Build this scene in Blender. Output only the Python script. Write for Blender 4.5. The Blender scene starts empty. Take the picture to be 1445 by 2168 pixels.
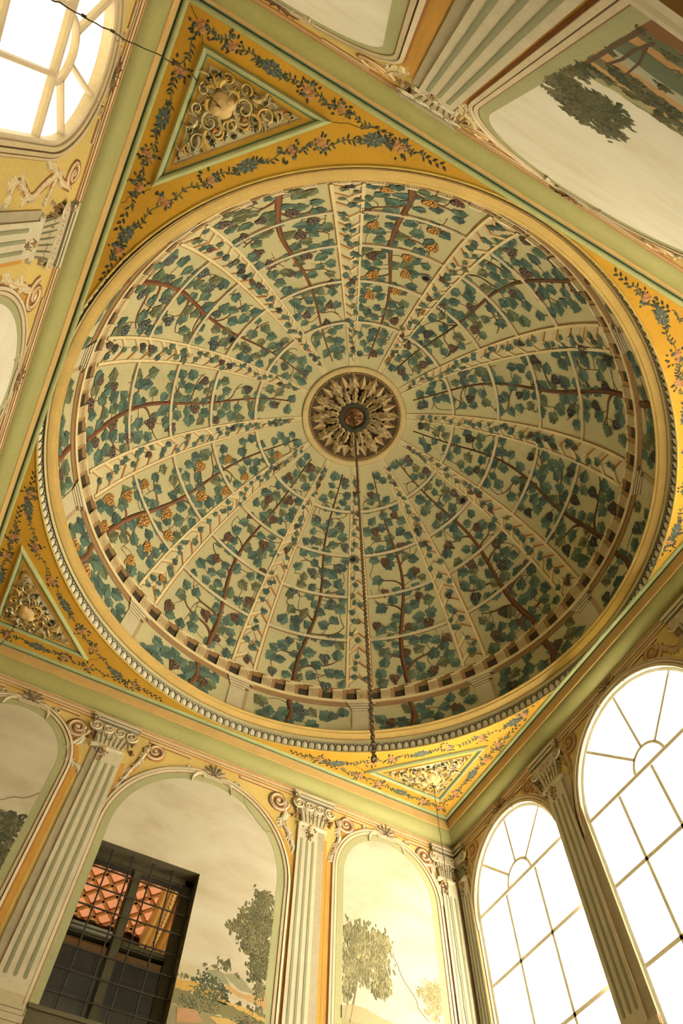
import bpy, bmesh, math, random
import numpy as np
from mathutils import Vector, Matrix

# ------------------------------------------------------------------ camera
ZC = 7.339                      # height of the flat ceiling above the floor (m)
SC = bpy.context.scene
COL = SC.collection
cam = bpy.data.cameras.new('camera')
cam.sensor_fit = 'HORIZONTAL'; cam.sensor_width = 36.0
cam.lens = 1400.5 / 1445 * 36.0
cam.clip_start = 0.05; cam.clip_end = 200
cam_o = bpy.data.objects.new('camera', cam); COL.objects.link(cam_o)
Rr = Vector((0.883361681, -0.468421376, 0.015923375))
Rd = Vector((0.428411603, 0.793198324, -0.432781605))
Rf = Vector((0.190093761, 0.389124444, 0.901358158))
M = Matrix(((Rr.x, -Rd.x, -Rf.x, -1.3615), (Rr.y, -Rd.y, -Rf.y, -2.5431), (Rr.z, -Rd.z, -Rf.z, 1.5), (0, 0, 0, 1)))
cam_o.matrix_world = M
SC.camera = cam_o

# ------------------------------------------------------------------ light
SC.view_settings.view_transform = 'Standard'
SC.view_settings.look = 'None'
SC.view_settings.gamma = 1.0
SC.view_settings.use_curve_mapping = False
SC.view_settings.exposure = 0.22
world = bpy.data.worlds.new('overcast_sky'); SC.world = world
world.use_nodes = True
bg = world.node_tree.nodes['Background']
bg.inputs['Color'].default_value = (1.0, 0.875, 0.615, 1)
bg.inputs['Strength'].default_value = 3.2
SC.cycles.max_bounces = 12
SC.cycles.diffuse_bounces = 8
SC.cycles.transparent_max_bounces = 12

sun = bpy.data.lights.new('sun', 'SUN'); sun.energy = 165.0; sun.angle = math.radians(2); sun.color = (1.0, 0.87, 0.62)
sun_o = bpy.data.objects.new('sun', sun); COL.objects.link(sun_o)
sun_o.rotation_euler = Vector((-0.25, -1.0, -0.95)).to_track_quat('-Z', 'Y').to_euler()


def portal(name, loc, rot, sx, sy):
    l = bpy.data.lights.new(name, 'AREA'); l.shape = 'RECTANGLE'; l.size = sx; l.size_y = sy
    l.cycles.is_portal = True
    o = bpy.data.objects.new(name, l); o.location = loc; o.rotation_euler = rot; COL.objects.link(o)


# ------------------------------------------------------------------ colour and materials
ILL = (1.45, 1.28, 0.87)


def lin(c):
    c = c / 255.0
    return c / 12.92 if c <= 0.04045 else ((c + 0.055) / 1.055) ** 2.4


def K(r, g, b, k=1.0):
    """paint colour from how it looks in the warm room light"""
    return tuple(max(0.004, min(0.93, lin(v) / i * k)) for v, i in zip((r, g, b), ILL))


def mat_paint(name, rough=0.85, mottling=0.16, scale=2.2, bump=0.0, metallic=0.0, fine=0.06):
    m = bpy.data.materials.new(name); m.use_nodes = True
    nt = m.node_tree; b = nt.nodes['Principled BSDF']
    b.inputs['Roughness'].default_value = rough
    b.inputs['Metallic'].default_value = metallic
    b.inputs['Specular IOR Level'].default_value = 0.25 if not metallic else 0.5
    at = nt.nodes.new('ShaderNodeAttribute'); at.attribute_name = 'Col'
    geo = nt.nodes.new('ShaderNodeNewGeometry')
    n1 = nt.nodes.new('ShaderNodeTexNoise'); n1.inputs['Scale'].default_value = scale
    n1.inputs['Detail'].default_value = 6.0; n1.inputs['Roughness'].default_value = 0.62
    n2 = nt.nodes.new('ShaderNodeTexNoise'); n2.inputs['Scale'].default_value = 38.0
    n2.inputs['Detail'].default_value = 4.0
    for n in (n1, n2):
        nt.links.new(geo.outputs['Position'], n.inputs['Vector'])
    a = nt.nodes.new('ShaderNodeMapRange')
    a.inputs['From Min'].default_value = 0.25; a.inputs['From Max'].default_value = 0.75
    a.inputs['To Min'].default_value = 1 - mottling; a.inputs['To Max'].default_value = 1 + mottling * 0.55
    nt.links.new(n1.outputs['Fac'], a.inputs['Value'])
    c = nt.nodes.new('ShaderNodeMapRange')
    c.inputs['From Min'].default_value = 0.25; c.inputs['From Max'].default_value = 0.75
    c.inputs['To Min'].default_value = 1 - fine; c.inputs['To Max'].default_value = 1 + fine
    nt.links.new(n2.outputs['Fac'], c.inputs['Value'])
    mu = nt.nodes.new('ShaderNodeMath'); mu.operation = 'MULTIPLY'
    nt.links.new(a.outputs[0], mu.inputs[0]); nt.links.new(c.outputs[0], mu.inputs[1])
    vm = nt.nodes.new('ShaderNodeVectorMath'); vm.operation = 'SCALE'
    nt.links.new(at.outputs['Color'], vm.inputs[0]); nt.links.new(mu.outputs[0], vm.inputs['Scale'])
    nt.links.new(vm.outputs[0], b.inputs['Base Color'])
    if bump:
        bp = nt.nodes.new('ShaderNodeBump'); bp.inputs['Strength'].default_value = bump
        bp.inputs['Distance'].default_value = 0.01
        nt.links.new(n2.outputs['Fac'], bp.inputs['Height'])
        nt.links.new(bp.outputs['Normal'], b.inputs['Normal'])
    return m


M_WALL = mat_paint('plaster_wall_paint', bump=0.08)
M_PAINT = mat_paint('fresco_paint', mottling=0.12)
M_DOME = mat_paint('dome_fresco_ground', mottling=0.14, scale=1.3, bump=0.06)
M_STUCCO = mat_paint('painted_stucco', rough=0.7, mottling=0.14, scale=5)
M_COVE = mat_paint('cove_oil_paint', rough=0.6, mottling=0.12, scale=1.5)
M_GILT = mat_paint('gilded_stucco', rough=0.42, mottling=0.25, scale=14, metallic=0.45)
M_IRON = mat_paint('wrought_iron', rough=0.6, mottling=0.3, scale=20, metallic=0.3)
M_WOOD = mat_paint('window_wood_paint', rough=0.6, mottling=0.1)


def mat_sky(name, c0, c1, c2):
    """painted cloudy sky of a mural: soft horizontal brushed clouds"""
    m = bpy.data.materials.new(name); m.use_nodes = True
    nt = m.node_tree; b = nt.nodes['Principled BSDF']; b.inputs['Roughness'].default_value = 0.9
    b.inputs['Specular IOR Level'].default_value = 0.2
    geo = nt.nodes.new('ShaderNodeNewGeometry')
    mp = nt.nodes.new('ShaderNodeMapping'); mp.inputs['Scale'].default_value = (1.0, 1.0, 2.3)
    nt.links.new(geo.outputs['Position'], mp.inputs['Vector'])
    n = nt.nodes.new('ShaderNodeTexNoise'); n.inputs['Scale'].default_value = 1.5
    n.inputs['Detail'].default_value = 7; n.inputs['Roughness'].default_value = 0.6
    n.inputs['Distortion'].default_value = 0.5
    nt.links.new(mp.outputs[0], n.inputs['Vector'])
    r = nt.nodes.new('ShaderNodeValToRGB')
    r.color_ramp.elements[0].position = 0.3; r.color_ramp.elements[0].color = (*c0, 1)
    r.color_ramp.elements[1].position = 0.72; r.color_ramp.elements[1].color = (*c2, 1)
    e = r.color_ramp.elements.new(0.5); e.color = (*c1, 1)
    nt.links.new(n.outputs['Fac'], r.inputs['Fac']); nt.links.new(r.outputs['Color'], b.inputs['Base Color'])
    return m


M_SKY_S = mat_sky('mural_sky_paint_pale', K(222, 206, 164), K(234, 220, 180), K(240, 228, 190))
M_SKY = mat_sky('mural_sky_paint', K(190, 172, 130), K(206, 190, 148), K(216, 202, 162))


def mat_glass(name, tint, rough, gloss):
    m = bpy.data.materials.new(name); m.use_nodes = True
    nt = m.node_tree; nt.nodes.clear()
    out = nt.nodes.new('ShaderNodeOutputMaterial')
    t = nt.nodes.new('ShaderNodeBsdfTransparent'); t.inputs['Color'].default_value = (*tint, 1)
    g = nt.nodes.new('ShaderNodeBsdfGlossy'); g.inputs['Roughness'].default_value = rough
    mx = nt.nodes.new('ShaderNodeMixShader'); mx.inputs['Fac'].default_value = gloss
    nt.links.new(t.outputs[0], mx.inputs[1]); nt.links.new(g.outputs[0], mx.inputs[2])
    nt.links.new(mx.outputs[0], out.inputs['Surface'])
    return m


M_GLASS = mat_glass('window_glass', (0.97, 0.98, 0.97), 0.05, 0.04)
M_GLASS_IN = mat_glass('old_inner_glass', (0.86, 0.88, 0.86), 0.06, 0.05)

# ------------------------------------------------------------------ mesh building


class MB:
    def __init__(s):
        s.v = []; s.f = []; s.c = []; s.s = []

    def face(s, pts, col, smooth=False):
        n = len(s.v); s.v.extend([tuple(p) for p in pts])
        s.f.append(tuple(range(n, n + len(pts)))); s.c.append(col); s.s.append(smooth)

    def grid(s, rows, col, smooth=True, closed=False, colfn=None):
        """rows: list of equal-length lists of points"""
        n0 = len(s.v); m = len(rows[0])
        for r in rows:
            s.v.extend([tuple(p) for p in r])
        for i in range(len(rows) - 1):
            for j in range(m if closed else m - 1):
                k = (j + 1) % m
                s.f.append((n0 + i * m + j, n0 + i * m + k, n0 + (i + 1) * m + k, n0 + (i + 1) * m + j))
                s.c.append(colfn(i, j) if colfn else col); s.s.append(smooth)

    def fan(s, centre, ring, col, smooth=False, closed=True, cols=None):
        n0 = len(s.v); s.v.append(tuple(centre)); s.v.extend([tuple(p) for p in ring]); m = len(ring)
        for j in range(m if closed else m - 1):
            s.f.append((n0, n0 + 1 + j, n0 + 1 + (j + 1) % m)); s.c.append(cols[j % len(cols)] if cols else col); s.s.append(smooth)

    def add(s, verts, faces, cols, mat=None, smooth=False):
        n0 = len(s.v)
        for p in verts:
            s.v.append(tuple(mat @ Vector(p)) if mat is not None else tuple(p))
        for f, c in zip(faces, cols):
            s.f.append(tuple(n0 + i for i in f)); s.c.append(c); s.s.append(smooth)

    def mesh(s, name, mat):
        me = bpy.data.meshes.new(name)
        me.from_pydata(s.v, [], s.f)
        me.polygons.foreach_set('use_smooth', s.s)
        at = me.color_attributes.new('Col', 'FLOAT_COLOR', 'CORNER')
        lens = [len(f) for f in s.f]
        cc = np.repeat(np.array([(*c[:3], 1.0) for c in s.c], dtype=np.float32).reshape(-1, 4), lens, axis=0)
        at.data.foreach_set('color', cc.ravel())
        me.materials.append(mat)
        me.update()
        return me

    def build(s, name, mat, parent=None, **kw):
        return link(name, s.mesh(name, mat), parent, **kw)


LOC = {}


def link(name, me, parent=None, matrix=None, **kw):
    o = bpy.data.objects.new(name, me); COL.objects.link(o)
    if matrix is not None:
        o.matrix_basis = matrix
    if parent is not None:
        o.parent = parent
        o.matrix_parent_inverse = Matrix.Translation(-LOC.get(parent.name, Vector((0, 0, 0))))
    for k, v in kw.items():
        o[k] = v
    return o


def thing(name, loc=(0, 0, 0), **kw):
    o = bpy.data.objects.new(name, None); o.location = loc; o.empty_display_size = 0.1
    COL.objects.link(o); LOC[o.name] = Vector(loc)
    for k, v in kw.items():
        o[k] = v
    return o


def box(mb, a, b, col):
    (x0, y0, z0), (x1, y1, z1) = a, b
    p = [(x0, y0, z0), (x1, y0, z0), (x1, y1, z0), (x0, y1, z0), (x0, y0, z1), (x1, y0, z1), (x1, y1, z1), (x0, y1, z1)]
    for q in ((0, 3, 2, 1), (4, 5, 6, 7), (0, 1, 5, 4), (1, 2, 6, 5), (2, 3, 7, 6), (3, 0, 4, 7)):
        mb.face([p[i] for i in q], col)


# --- relief on a surface: P(u, v, h) gives the point h metres proud of the surface
def slab(mb, P, out, h, col, side=None, h0=0.0):
    """flat raised piece with edges"""
    mb.face([P(u, v, h) for u, v in out], col)
    side = side or col
    n = len(out)
    for i in range(n):
        a = out[i]; b = out[(i + 1) % n]
        mb.face([P(*a, h0), P(*b, h0), P(*b, h), P(*a, h)], side)


def rect(u0, u1, v0, v1):
    return [(u0, v0), (u1, v0), (u1, v1), (u0, v1)]


def normals2(pts, closed=False):
    n = len(pts); out = []
    for i in range(n):
        a = pts[i - 1] if (i > 0 or closed) else pts[i]
        b = pts[(i + 1) % n] if (i < n - 1 or closed) else pts[i]
        dx, dy = b[0] - a[0], b[1] - a[1]; L = math.hypot(dx, dy) or 1e-9
        out.append((-dy / L, dx / L))
    return out


def ribbon(mb, P, pts, w, h, col, h0=0.0, closed=False, prof=None, cols=None, smooth=True):
    """a raised stroke along pts; w number or list (full width); prof: list of (offset -1..1, height 0..1)"""
    n = len(pts); ws = w if isinstance(w, (list, tuple)) else [w] * n
    nr = normals2(pts, closed)
    prof = prof or ((-1, 0), (-0.55, 0.8), (0, 1), (0.55, 0.8), (1, 0))
    rows = []
    idx = list(range(n)) + ([0] if closed else [])
    for i in idx:
        (u, v), (nu, nv) = pts[i], nr[i]
        rows.append([P(u + nu * o * ws[i] / 2, v + nv * o * ws[i] / 2, h0 + (h - h0) * k) for o, k in prof])
    mb.grid(rows, col, smooth=smooth, colfn=(lambda i, j: cols[j]) if cols else None)


FLAT = ((-1, 0), (-1, 1), (1, 1), (1, 0))
THIN = ((-1, 0), (0, 1), (1, 0))


def dab(mb, P, u, v, a, b, ang, h, col, n=7, jag=0.0, rng=None, h0=0.0):
    """small domed brush dab (ellipse)"""
    ca, sa = math.cos(ang), math.sin(ang); ring = []
    for i in range(n):
        t = 2 * math.pi * i / n
        k = 1 + (rng.uniform(-jag, jag) if jag else 0)
        x, y = a * math.cos(t) * k, b * math.sin(t) * k
        ring.append(P(u + x * ca - y * sa, v + x * sa + y * ca, h0))
    mb.fan(P(u, v, h), ring, col)


def bead(mb, P, u, v, a, b, h, col, n=8, ang=0.0, rings=2):
    """half-round boss"""
    ca, sa = math.cos(ang), math.sin(ang); rows = []
    for k in range(rings):
        t = k / rings * math.pi / 2
        row = []
        for i in range(n):
            p = 2 * math.pi * i / n
            x, y = a * math.cos(p) * math.cos(t), b * math.sin(p) * math.cos(t)
            row.append(P(u + x * ca - y * sa, v + x * sa + y * ca, h * math.sin(t)))
        rows.append(row)
    mb.grid(rows, col, closed=True)
    mb.fan(P(u, v, h), rows[-1], col, smooth=True)


def spiral(cu, cv, r0, r1, a0, turns, n=18):
    return [(cu + (r0 + (r1 - r0) * i / n) * math.cos(a0 + 2 * math.pi * turns * i / n),
             cv + (r0 + (r1 - r0) * i / n) * math.sin(a0 + 2 * math.pi * turns * i / n)) for i in range(n + 1)]


def bez(p0, p1, p2, p3, n=10):
    out = []
    for i in range(n + 1):
        t = i / n; a, b, c, d = (1 - t) ** 3, 3 * t * (1 - t) ** 2, 3 * t * t * (1 - t), t ** 3
        out.append((a * p0[0] + b * p1[0] + c * p2[0] + d * p3[0], a * p0[1] + b * p1[1] + c * p2[1] + d * p3[1]))
    return out


def smooth_path(pts, k=4):
    """Catmull-Rom through points"""
    out = []
    n = len(pts)
    for i in range(n - 1):
        p0 = pts[max(i - 1, 0)]; p1 = pts[i]; p2 = pts[i + 1]; p3 = pts[min(i + 2, n - 1)]
        for j in range(k):
            t = j / k
            out.append(tuple(0.5 * ((2 * p1[a]) + (-p0[a] + p2[a]) * t + (2 * p0[a] - 5 * p1[a] + 4 * p2[a] - p3[a]) * t * t
                                    + (-p0[a] + 3 * p1[a] - 3 * p2[a] + p3[a]) * t ** 3) for a in range(len(p1))))
    out.append(tuple(pts[-1]))
    return out


def tube(mb, pts, r, col, n=6):
    """round bar through 3-D points"""
    rows = []
    pts = [Vector(p) for p in pts]
    for i, p in enumerate(pts):
        d = (pts[min(i + 1, len(pts) - 1)] - pts[max(i - 1, 0)]).normalized()
        a = d.orthogonal().normalized() if i == 0 else (rows_a - d * rows_a.dot(d)).normalized()
        rows_a = a
        b = d.cross(a)
        rr = r[i] if isinstance(r, (list, tuple)) else r
        rows.append([p + (a * math.cos(2 * math.pi * k / n) + b * math.sin(2 * math.pi * k / n)) * rr for k in range(n)])
    mb.grid(rows, col, closed=True)
    mb.face(rows[0][::-1], col); mb.face(rows[-1], col)


# ------------------------------------------------------------------ surfaces of the room
WX, WY = 3.19, 3.289            # wall planes x = +-WX, y = +-WY


def P_north(u, z, h): return (u, WY - h, ZC + z)
def P_south(u, z, h): return (u, -WY + h, ZC + z)
def P_east(u, z, h): return (WX - h, u, ZC + z)
def P_west(u, z, h): return (-WX + h, u, ZC + z)
def P_ceil(x, y, h): return (x, y, ZC - h)


RHO = 3.08; DC = Vector((0.020, -0.011, ZC + 0.30))


def P_dome(az, el, h):
    """az, el in degrees"""
    a, e = math.radians(az), math.radians(el); r = RHO - h
    return (DC.x + r * math.cos(e) * math.cos(a), DC.y + r * math.cos(e) * math.sin(a), DC.z + r * math.sin(e))


def gore(az0):
    """metric coordinates on the dome around the meridian az0: s across (towards +az), t up from the springing"""
    def P(s, t, h):
        el = t / RHO; c = max(math.cos(el), 0.05)
        return P_dome(az0 + math.degrees(s / (RHO * c)), math.degrees(el), h)
    return P

# ================================================================== ROOM SHELL
OCH = K(216, 182, 98)          # yellow ochre wall ground
OCH_SHADOW = K(205, 148, 62)         # deeper ochre for painted shadows of pilasters, arches and scrolls
CREAM = K(214, 196, 150); CREAM2 = K(200, 180, 132); TAN = K(190, 152, 96); RUST = K(158, 98, 48); BROWN = K(118, 82, 46)
SAGE = K(176, 168, 112); SAGE_D = K(150, 148, 104); FLUTE = K(154, 148, 104); GREYB = K(182, 164, 122)
GREEN = K(162, 152, 86); GREEN_L = K(166, 166, 104); GREEN_D = K(84, 112, 82)


ADDED_DADO = 1.3


def arch_z(o, u):
    if o.get('flat'):
        return o['zs']
    x = max(-1, min(1, (u - o['c']) / o['r']))
    return o['zs'] + o.get('ry', o['r']) * max(0.0, 1 - abs(x) ** 2) ** 0.5


def wall(name, P, half, ops, col, top=-0.27):
    mb = MB(); us = {-half, half}
    for o in ops:
        n = 1 if o.get('flat') else 28
        for i in range(n + 1):
            us.add(round(o['c'] - o['r'] * math.cos(math.pi * i / n), 5))
    us = sorted(us); fl = -ZC
    mb.face([P(-half, fl, 0), P(half, fl, 0), P(half, fl + ADDED_DADO, 0), P(-half, fl + ADDED_DADO, 0)], K(118, 86, 54))     # unseen dark dado, added to cut bounced light
    for a, b in zip(us, us[1:]):
        m = (a + b) / 2
        o = next((q for q in ops if abs(m - q['c']) < q['r']), None)
        if o is None:
            mb.face([P(a, fl + ADDED_DADO, 0), P(b, fl + ADDED_DADO, 0), P(b, top, 0), P(a, top, 0)], col)
        else:
            za, zb_ = arch_z(o, a), arch_z(o, b)
            mb.face([P(a, za, 0), P(b, zb_, 0), P(b, top, 0), P(a, top, 0)], col)
            mb.face([P(a, fl + ADDED_DADO, 0), P(b, fl + ADDED_DADO, 0), P(b, o['zb'], 0), P(a, o['zb'], 0)], col)
    return mb.build(name, M_WALL, kind='structure')


WIN_E1 = dict(c=2.295, r=0.765, zs=-1.255, zb=-4.7, ry=0.765)
WIN_E2 = dict(c=0.285, r=0.900, zs=-1.372, zb=-4.7, ry=0.92)
WIN_E3 = dict(c=-2.00, r=0.765, zs=-1.30, zb=-4.7, ry=0.765)  # out of view, added as an opening for light
WIN_W1 = dict(c=-2.42, r=0.535, zs=-1.075, zb=-4.7, ry=0.535)
OPEN_N = dict(c=-0.386, r=0.512, zs=-1.668, zb=-3.06, flat=True)

wall_n = wall('wall_north', P_north, WX, [OPEN_N], OCH)
wall_s = wall('wall_south', P_south, WX, [], OCH)
wall_e = wall('wall_east', P_east, WY, [WIN_E1, WIN_E2, WIN_E3], OCH)
wall_w = wall('wall_west', P_west, WY, [WIN_W1], OCH)
for w, t in ((wall_n, 'painted plaster wall with landscape arches and a barred window'),
             (wall_s, 'painted plaster wall with a large landscape panel, seen from below'),
             (wall_e, 'painted plaster wall pierced by tall bright arched windows'),
             (wall_w, 'yellow plaster wall with an arched window and a blind arch')):
    w['label'] = t
mb = MB(); box(mb, (-WX - .4, -WY - .4, -0.1), (WX + .4, WY + .4, 0), K(112, 84, 56))
mb.build('floor', M_WALL, kind='structure', label='brown wooden floor of the room')

mb = MB(); box(mb, (WX + .4, -30, -0.35), (40, 30, -0.25), K(205, 190, 150)); mb.build('added_ground', M_WALL, kind='structure', label='unseen pale ground added outside the bright windows to bounce sunlight')  # unseen pale ground, added to bounce sunlight up to ceiling and dome
mb = MB(); box(mb, (-60, -40, -0.35), (-WX - .4, 40, -0.25), K(92, 84, 50)); mb.build('added_ground', M_WALL, kind='structure', label='unseen dark ground added outside the left window to limit bounce')  # unseen dark ground, added to keep the dome's right side dim

# ---- cornice: one mitred run per wall (green bead, tan fascia, green cove, cream fillet)
DY = WY - WX


def run(P, half, mb, prof, col, smooth=False, colfn=None):
    """prof: list of (a, z): a = distance of the profile point from the room centre, measured as on the east/west walls"""
    rows = []
    W0 = WX
    for a, z in prof:
        d = W0 - a                       # how far in from the wall plane
        rows.append([P(-(half - d), z, d), P((half - d), z, d)])
    mb.grid(rows, col, smooth=smooth, colfn=colfn)


BEAD = [(2.992, 0.004), (2.990, -0.006), (2.998, -0.018), (3.012, -0.025), (3.022, -0.024), (3.028, -0.020)]
QUIRK = [(3.028, -0.020), (3.035, -0.008), (3.044, -0.02)]
FASC = [(3.044, -0.02), (3.050, -0.125), (3.046, -0.131), (3.050, -0.139), (3.058, -0.139)]
COVE = [(3.058, -0.139)] + [(3.058 + 0.124 * (1 - math.cos(t)) ** 0.9, -0.139 - 0.139 * math.sin(t)) for t in [math.pi / 2 * i / 9 for i in range(1, 10)]]
FILL = [(3.182, -0.278), (3.170, -0.280), (3.168, -0.296), (3.176, -0.300), (3.176, -0.312), (3.184, -0.316), (3.19, -0.318)]
for i, (P, half, t) in enumerate(((P_north, WX, 'above the barred window wall'), (P_east, WY, 'above the two bright arched windows'),
                                  (P_south, WX, 'above the overhead landscape wall'), (P_west, WY, 'above the yellow wall'))):
    r = thing('trim_%d' % (i + 1), P(0, -0.15, 0.1), kind='structure', label='green cove cornice ' + t)
    mb = MB(); run(P, half, mb, BEAD, GREEN_L, True); run(P, half, mb, QUIRK, GREEN_D); mb.build('bead_moulding', M_STUCCO, r, label='pale green bead with dark green edge')
    mb = MB(); run(P, half, mb, FASC, K(205, 163, 92)); mb.build('fascia', M_STUCCO, r, label='tan fascia strip')
    mb = MB(); run(P, half, mb, COVE, GREEN, True); mb.build('cove', M_COVE, r, label='olive green cove')
    mb = MB(); run(P, half, mb, FILL, K(226, 190, 130), False, colfn=lambda i, j: K(170, 108, 56) if i in (2, 4) else K(226, 192, 134))
    mb.build('fillet', M_STUCCO, r, label='cream and rust fillet')

# ---- flat ceiling with the round opening of the dome
mb = MB(); N = 240; OC = K(203, 150, 44)
R_IN = 3.088
rows0 = []; rows1 = []
for i in range(N + 1):
    a = 2 * math.pi * i / N; c, s = math.cos(a), math.sin(a)
    ro = min((WX - 0.16 + 0.01) / max(abs(c), 1e-6), (WY - 0.16 + 0.01) / max(abs(s), 1e-6))
    bq = DC.x * c + DC.y * s; ri = min(bq + (bq * bq - DC.x ** 2 - DC.y ** 2 + R_IN ** 2) ** .5, ro - 0.0005)
    rows0.append((ri * c, ri * s, ZC)); rows1.append((ro * c, ro * s, ZC))
mid = [[tuple(np.array(a) * (1 - k) + np.array(b) * k) for a, b in zip(rows0, rows1)] for k in (0, 0.34, 0.67, 1)]
mb.grid(mid, OC, smooth=False)
ceiling = mb.build('ceiling', M_WALL, kind='structure', label='flat ochre ceiling corners around the dome')

# ---- ring moulding under the dome
ring_trim = thing('trim_5', (DC.x, DC.y, ZC), kind='structure', label='round moulding with egg-and-dart band around the dome')


def lathe(mb, prof, col, n=192, smooth=True, cz=ZC, colfn=None):
    rows = [[(DC.x + r * math.cos(2 * math.pi * k / n), DC.y + r * math.sin(2 * math.pi * k / n), cz + z) for k in range(n)] for r, z in prof]
    mb.grid(rows, col, smooth=smooth, closed=True, colfn=colfn)


mb = MB(); lathe(mb, [(3.096, 0.004), (3.094, -0.006), (3.082, -0.008), (3.076, 0.002), (3.078, 0.012), (3.097, 0.016)], K(196, 158, 70)); mb.build('fillet', M_STUCCO, ring_trim, label='thin yellow fillet')
mb = MB(); lathe(mb, [(3.097, 0.014), (3.100, 0.05), (3.100, 0.175)], K(214, 198, 152)); mb.build('egg_band', M_STUCCO, ring_trim, label='grey-white band')
mb = MB()
PR = [(3.100, 0.17), (3.086, 0.176), (3.080, 0.186), (3.083, 0.192), (3.066, 0.196), (3.046, 0.203), (3.026, 0.214), (3.012, 0.226), (3.006, 0.236), (3.010, 0.240), (2.998, 0.243), (2.988, 0.25), (2.986, 0.262), (3.0, 0.272), (3.085, 0.279)]
lathe(mb, PR, K(196, 158, 84), colfn=lambda i, j: K(136, 100, 46) if i in (2, 3, 8) else K(198, 160, 84))
mb.build('torus_moulding', M_STUCCO, ring_trim, label='cream-yellow torus moulding')
# eggs, each its own piece
mb = MB()
Pe = lambda u, v, h: (u, h, v)
n = 10
egg = [(0.034 * math.cos(math.pi * 2 * i / n), (0.052 * math.sin(math.pi * 2 * i / n)) + (0.012 if math.sin(math.pi * 2 * i / n) > 0 else 0)) for i in range(n)]
mb.fan(Pe(0, 0.0, 0.011), [Pe(u * .62, v * .62, 0.009) for u, v in egg], K(226, 212, 168), True)
mb.grid([[Pe(u * .62, v * .62, 0.009) for u, v in egg], [Pe(u, v, 0) for u, v in egg]], K(220, 206, 162), closed=True)
for pts in ([(-0.0375, -0.05), (-0.0375, 0.02)], [(-0.0375, 0.015), (-0.026, 0.048), (-0.006, 0.064)], [(-0.0375, 0.015), (-0.050, 0.048), (-0.068, 0.064)]):
    ribbon(mb, Pe, pts, 0.0085 if len(pts) == 3 else 0.011, 0.011, K(66, 58, 38), prof=THIN)
egg_me = mb.mesh('egg_and_dart', M_STUCCO)
for k in range(240):
    a = 2 * math.pi * (k + 0.37) / 240
    mt = Matrix(((-math.sin(a), -math.cos(a), 0, DC.x + 3.100 * math.cos(a)), (math.cos(a), -math.sin(a), 0, DC.y + 3.100 * math.sin(a)), (0, 0, 1, ZC + 0.074), (0, 0, 0, 1)))
    link('egg_and_dart', egg_me, ring_trim, mt)

# ---- dome shell
dome = thing('ceiling_dome', (DC.x, DC.y, ZC + 0.3), kind='structure', label='tall painted dome with trellis ribs above the room')
mb = MB(); els = [-3 + 93.0 * i / 48 for i in range(48)] + [89.6]
rows = [[P_dome(360 * k / 120, e, 0) for k in range(120)] for e in els]
mb.grid(rows, K(200, 184, 126), closed=True)
mb.build('dome_shell', M_DOME, dome, label='pale sky-grey painted vault surface')

# ================================================================== WINDOWS
FRAME = (0.90, 0.89, 0.84)


def arch_pts(c, r, zs, ry, off=0.0, n=24, zb=None):
    pts = [(c - (r + off) * math.cos(math.pi * i / n), zs + (ry + off) * math.sin(math.pi * i / n)) for i in range(n + 1)]
    if zb is not None:
        pts = [(c - r - off, zb)] + pts + [(c + r + off, zb)]
    return pts


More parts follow.
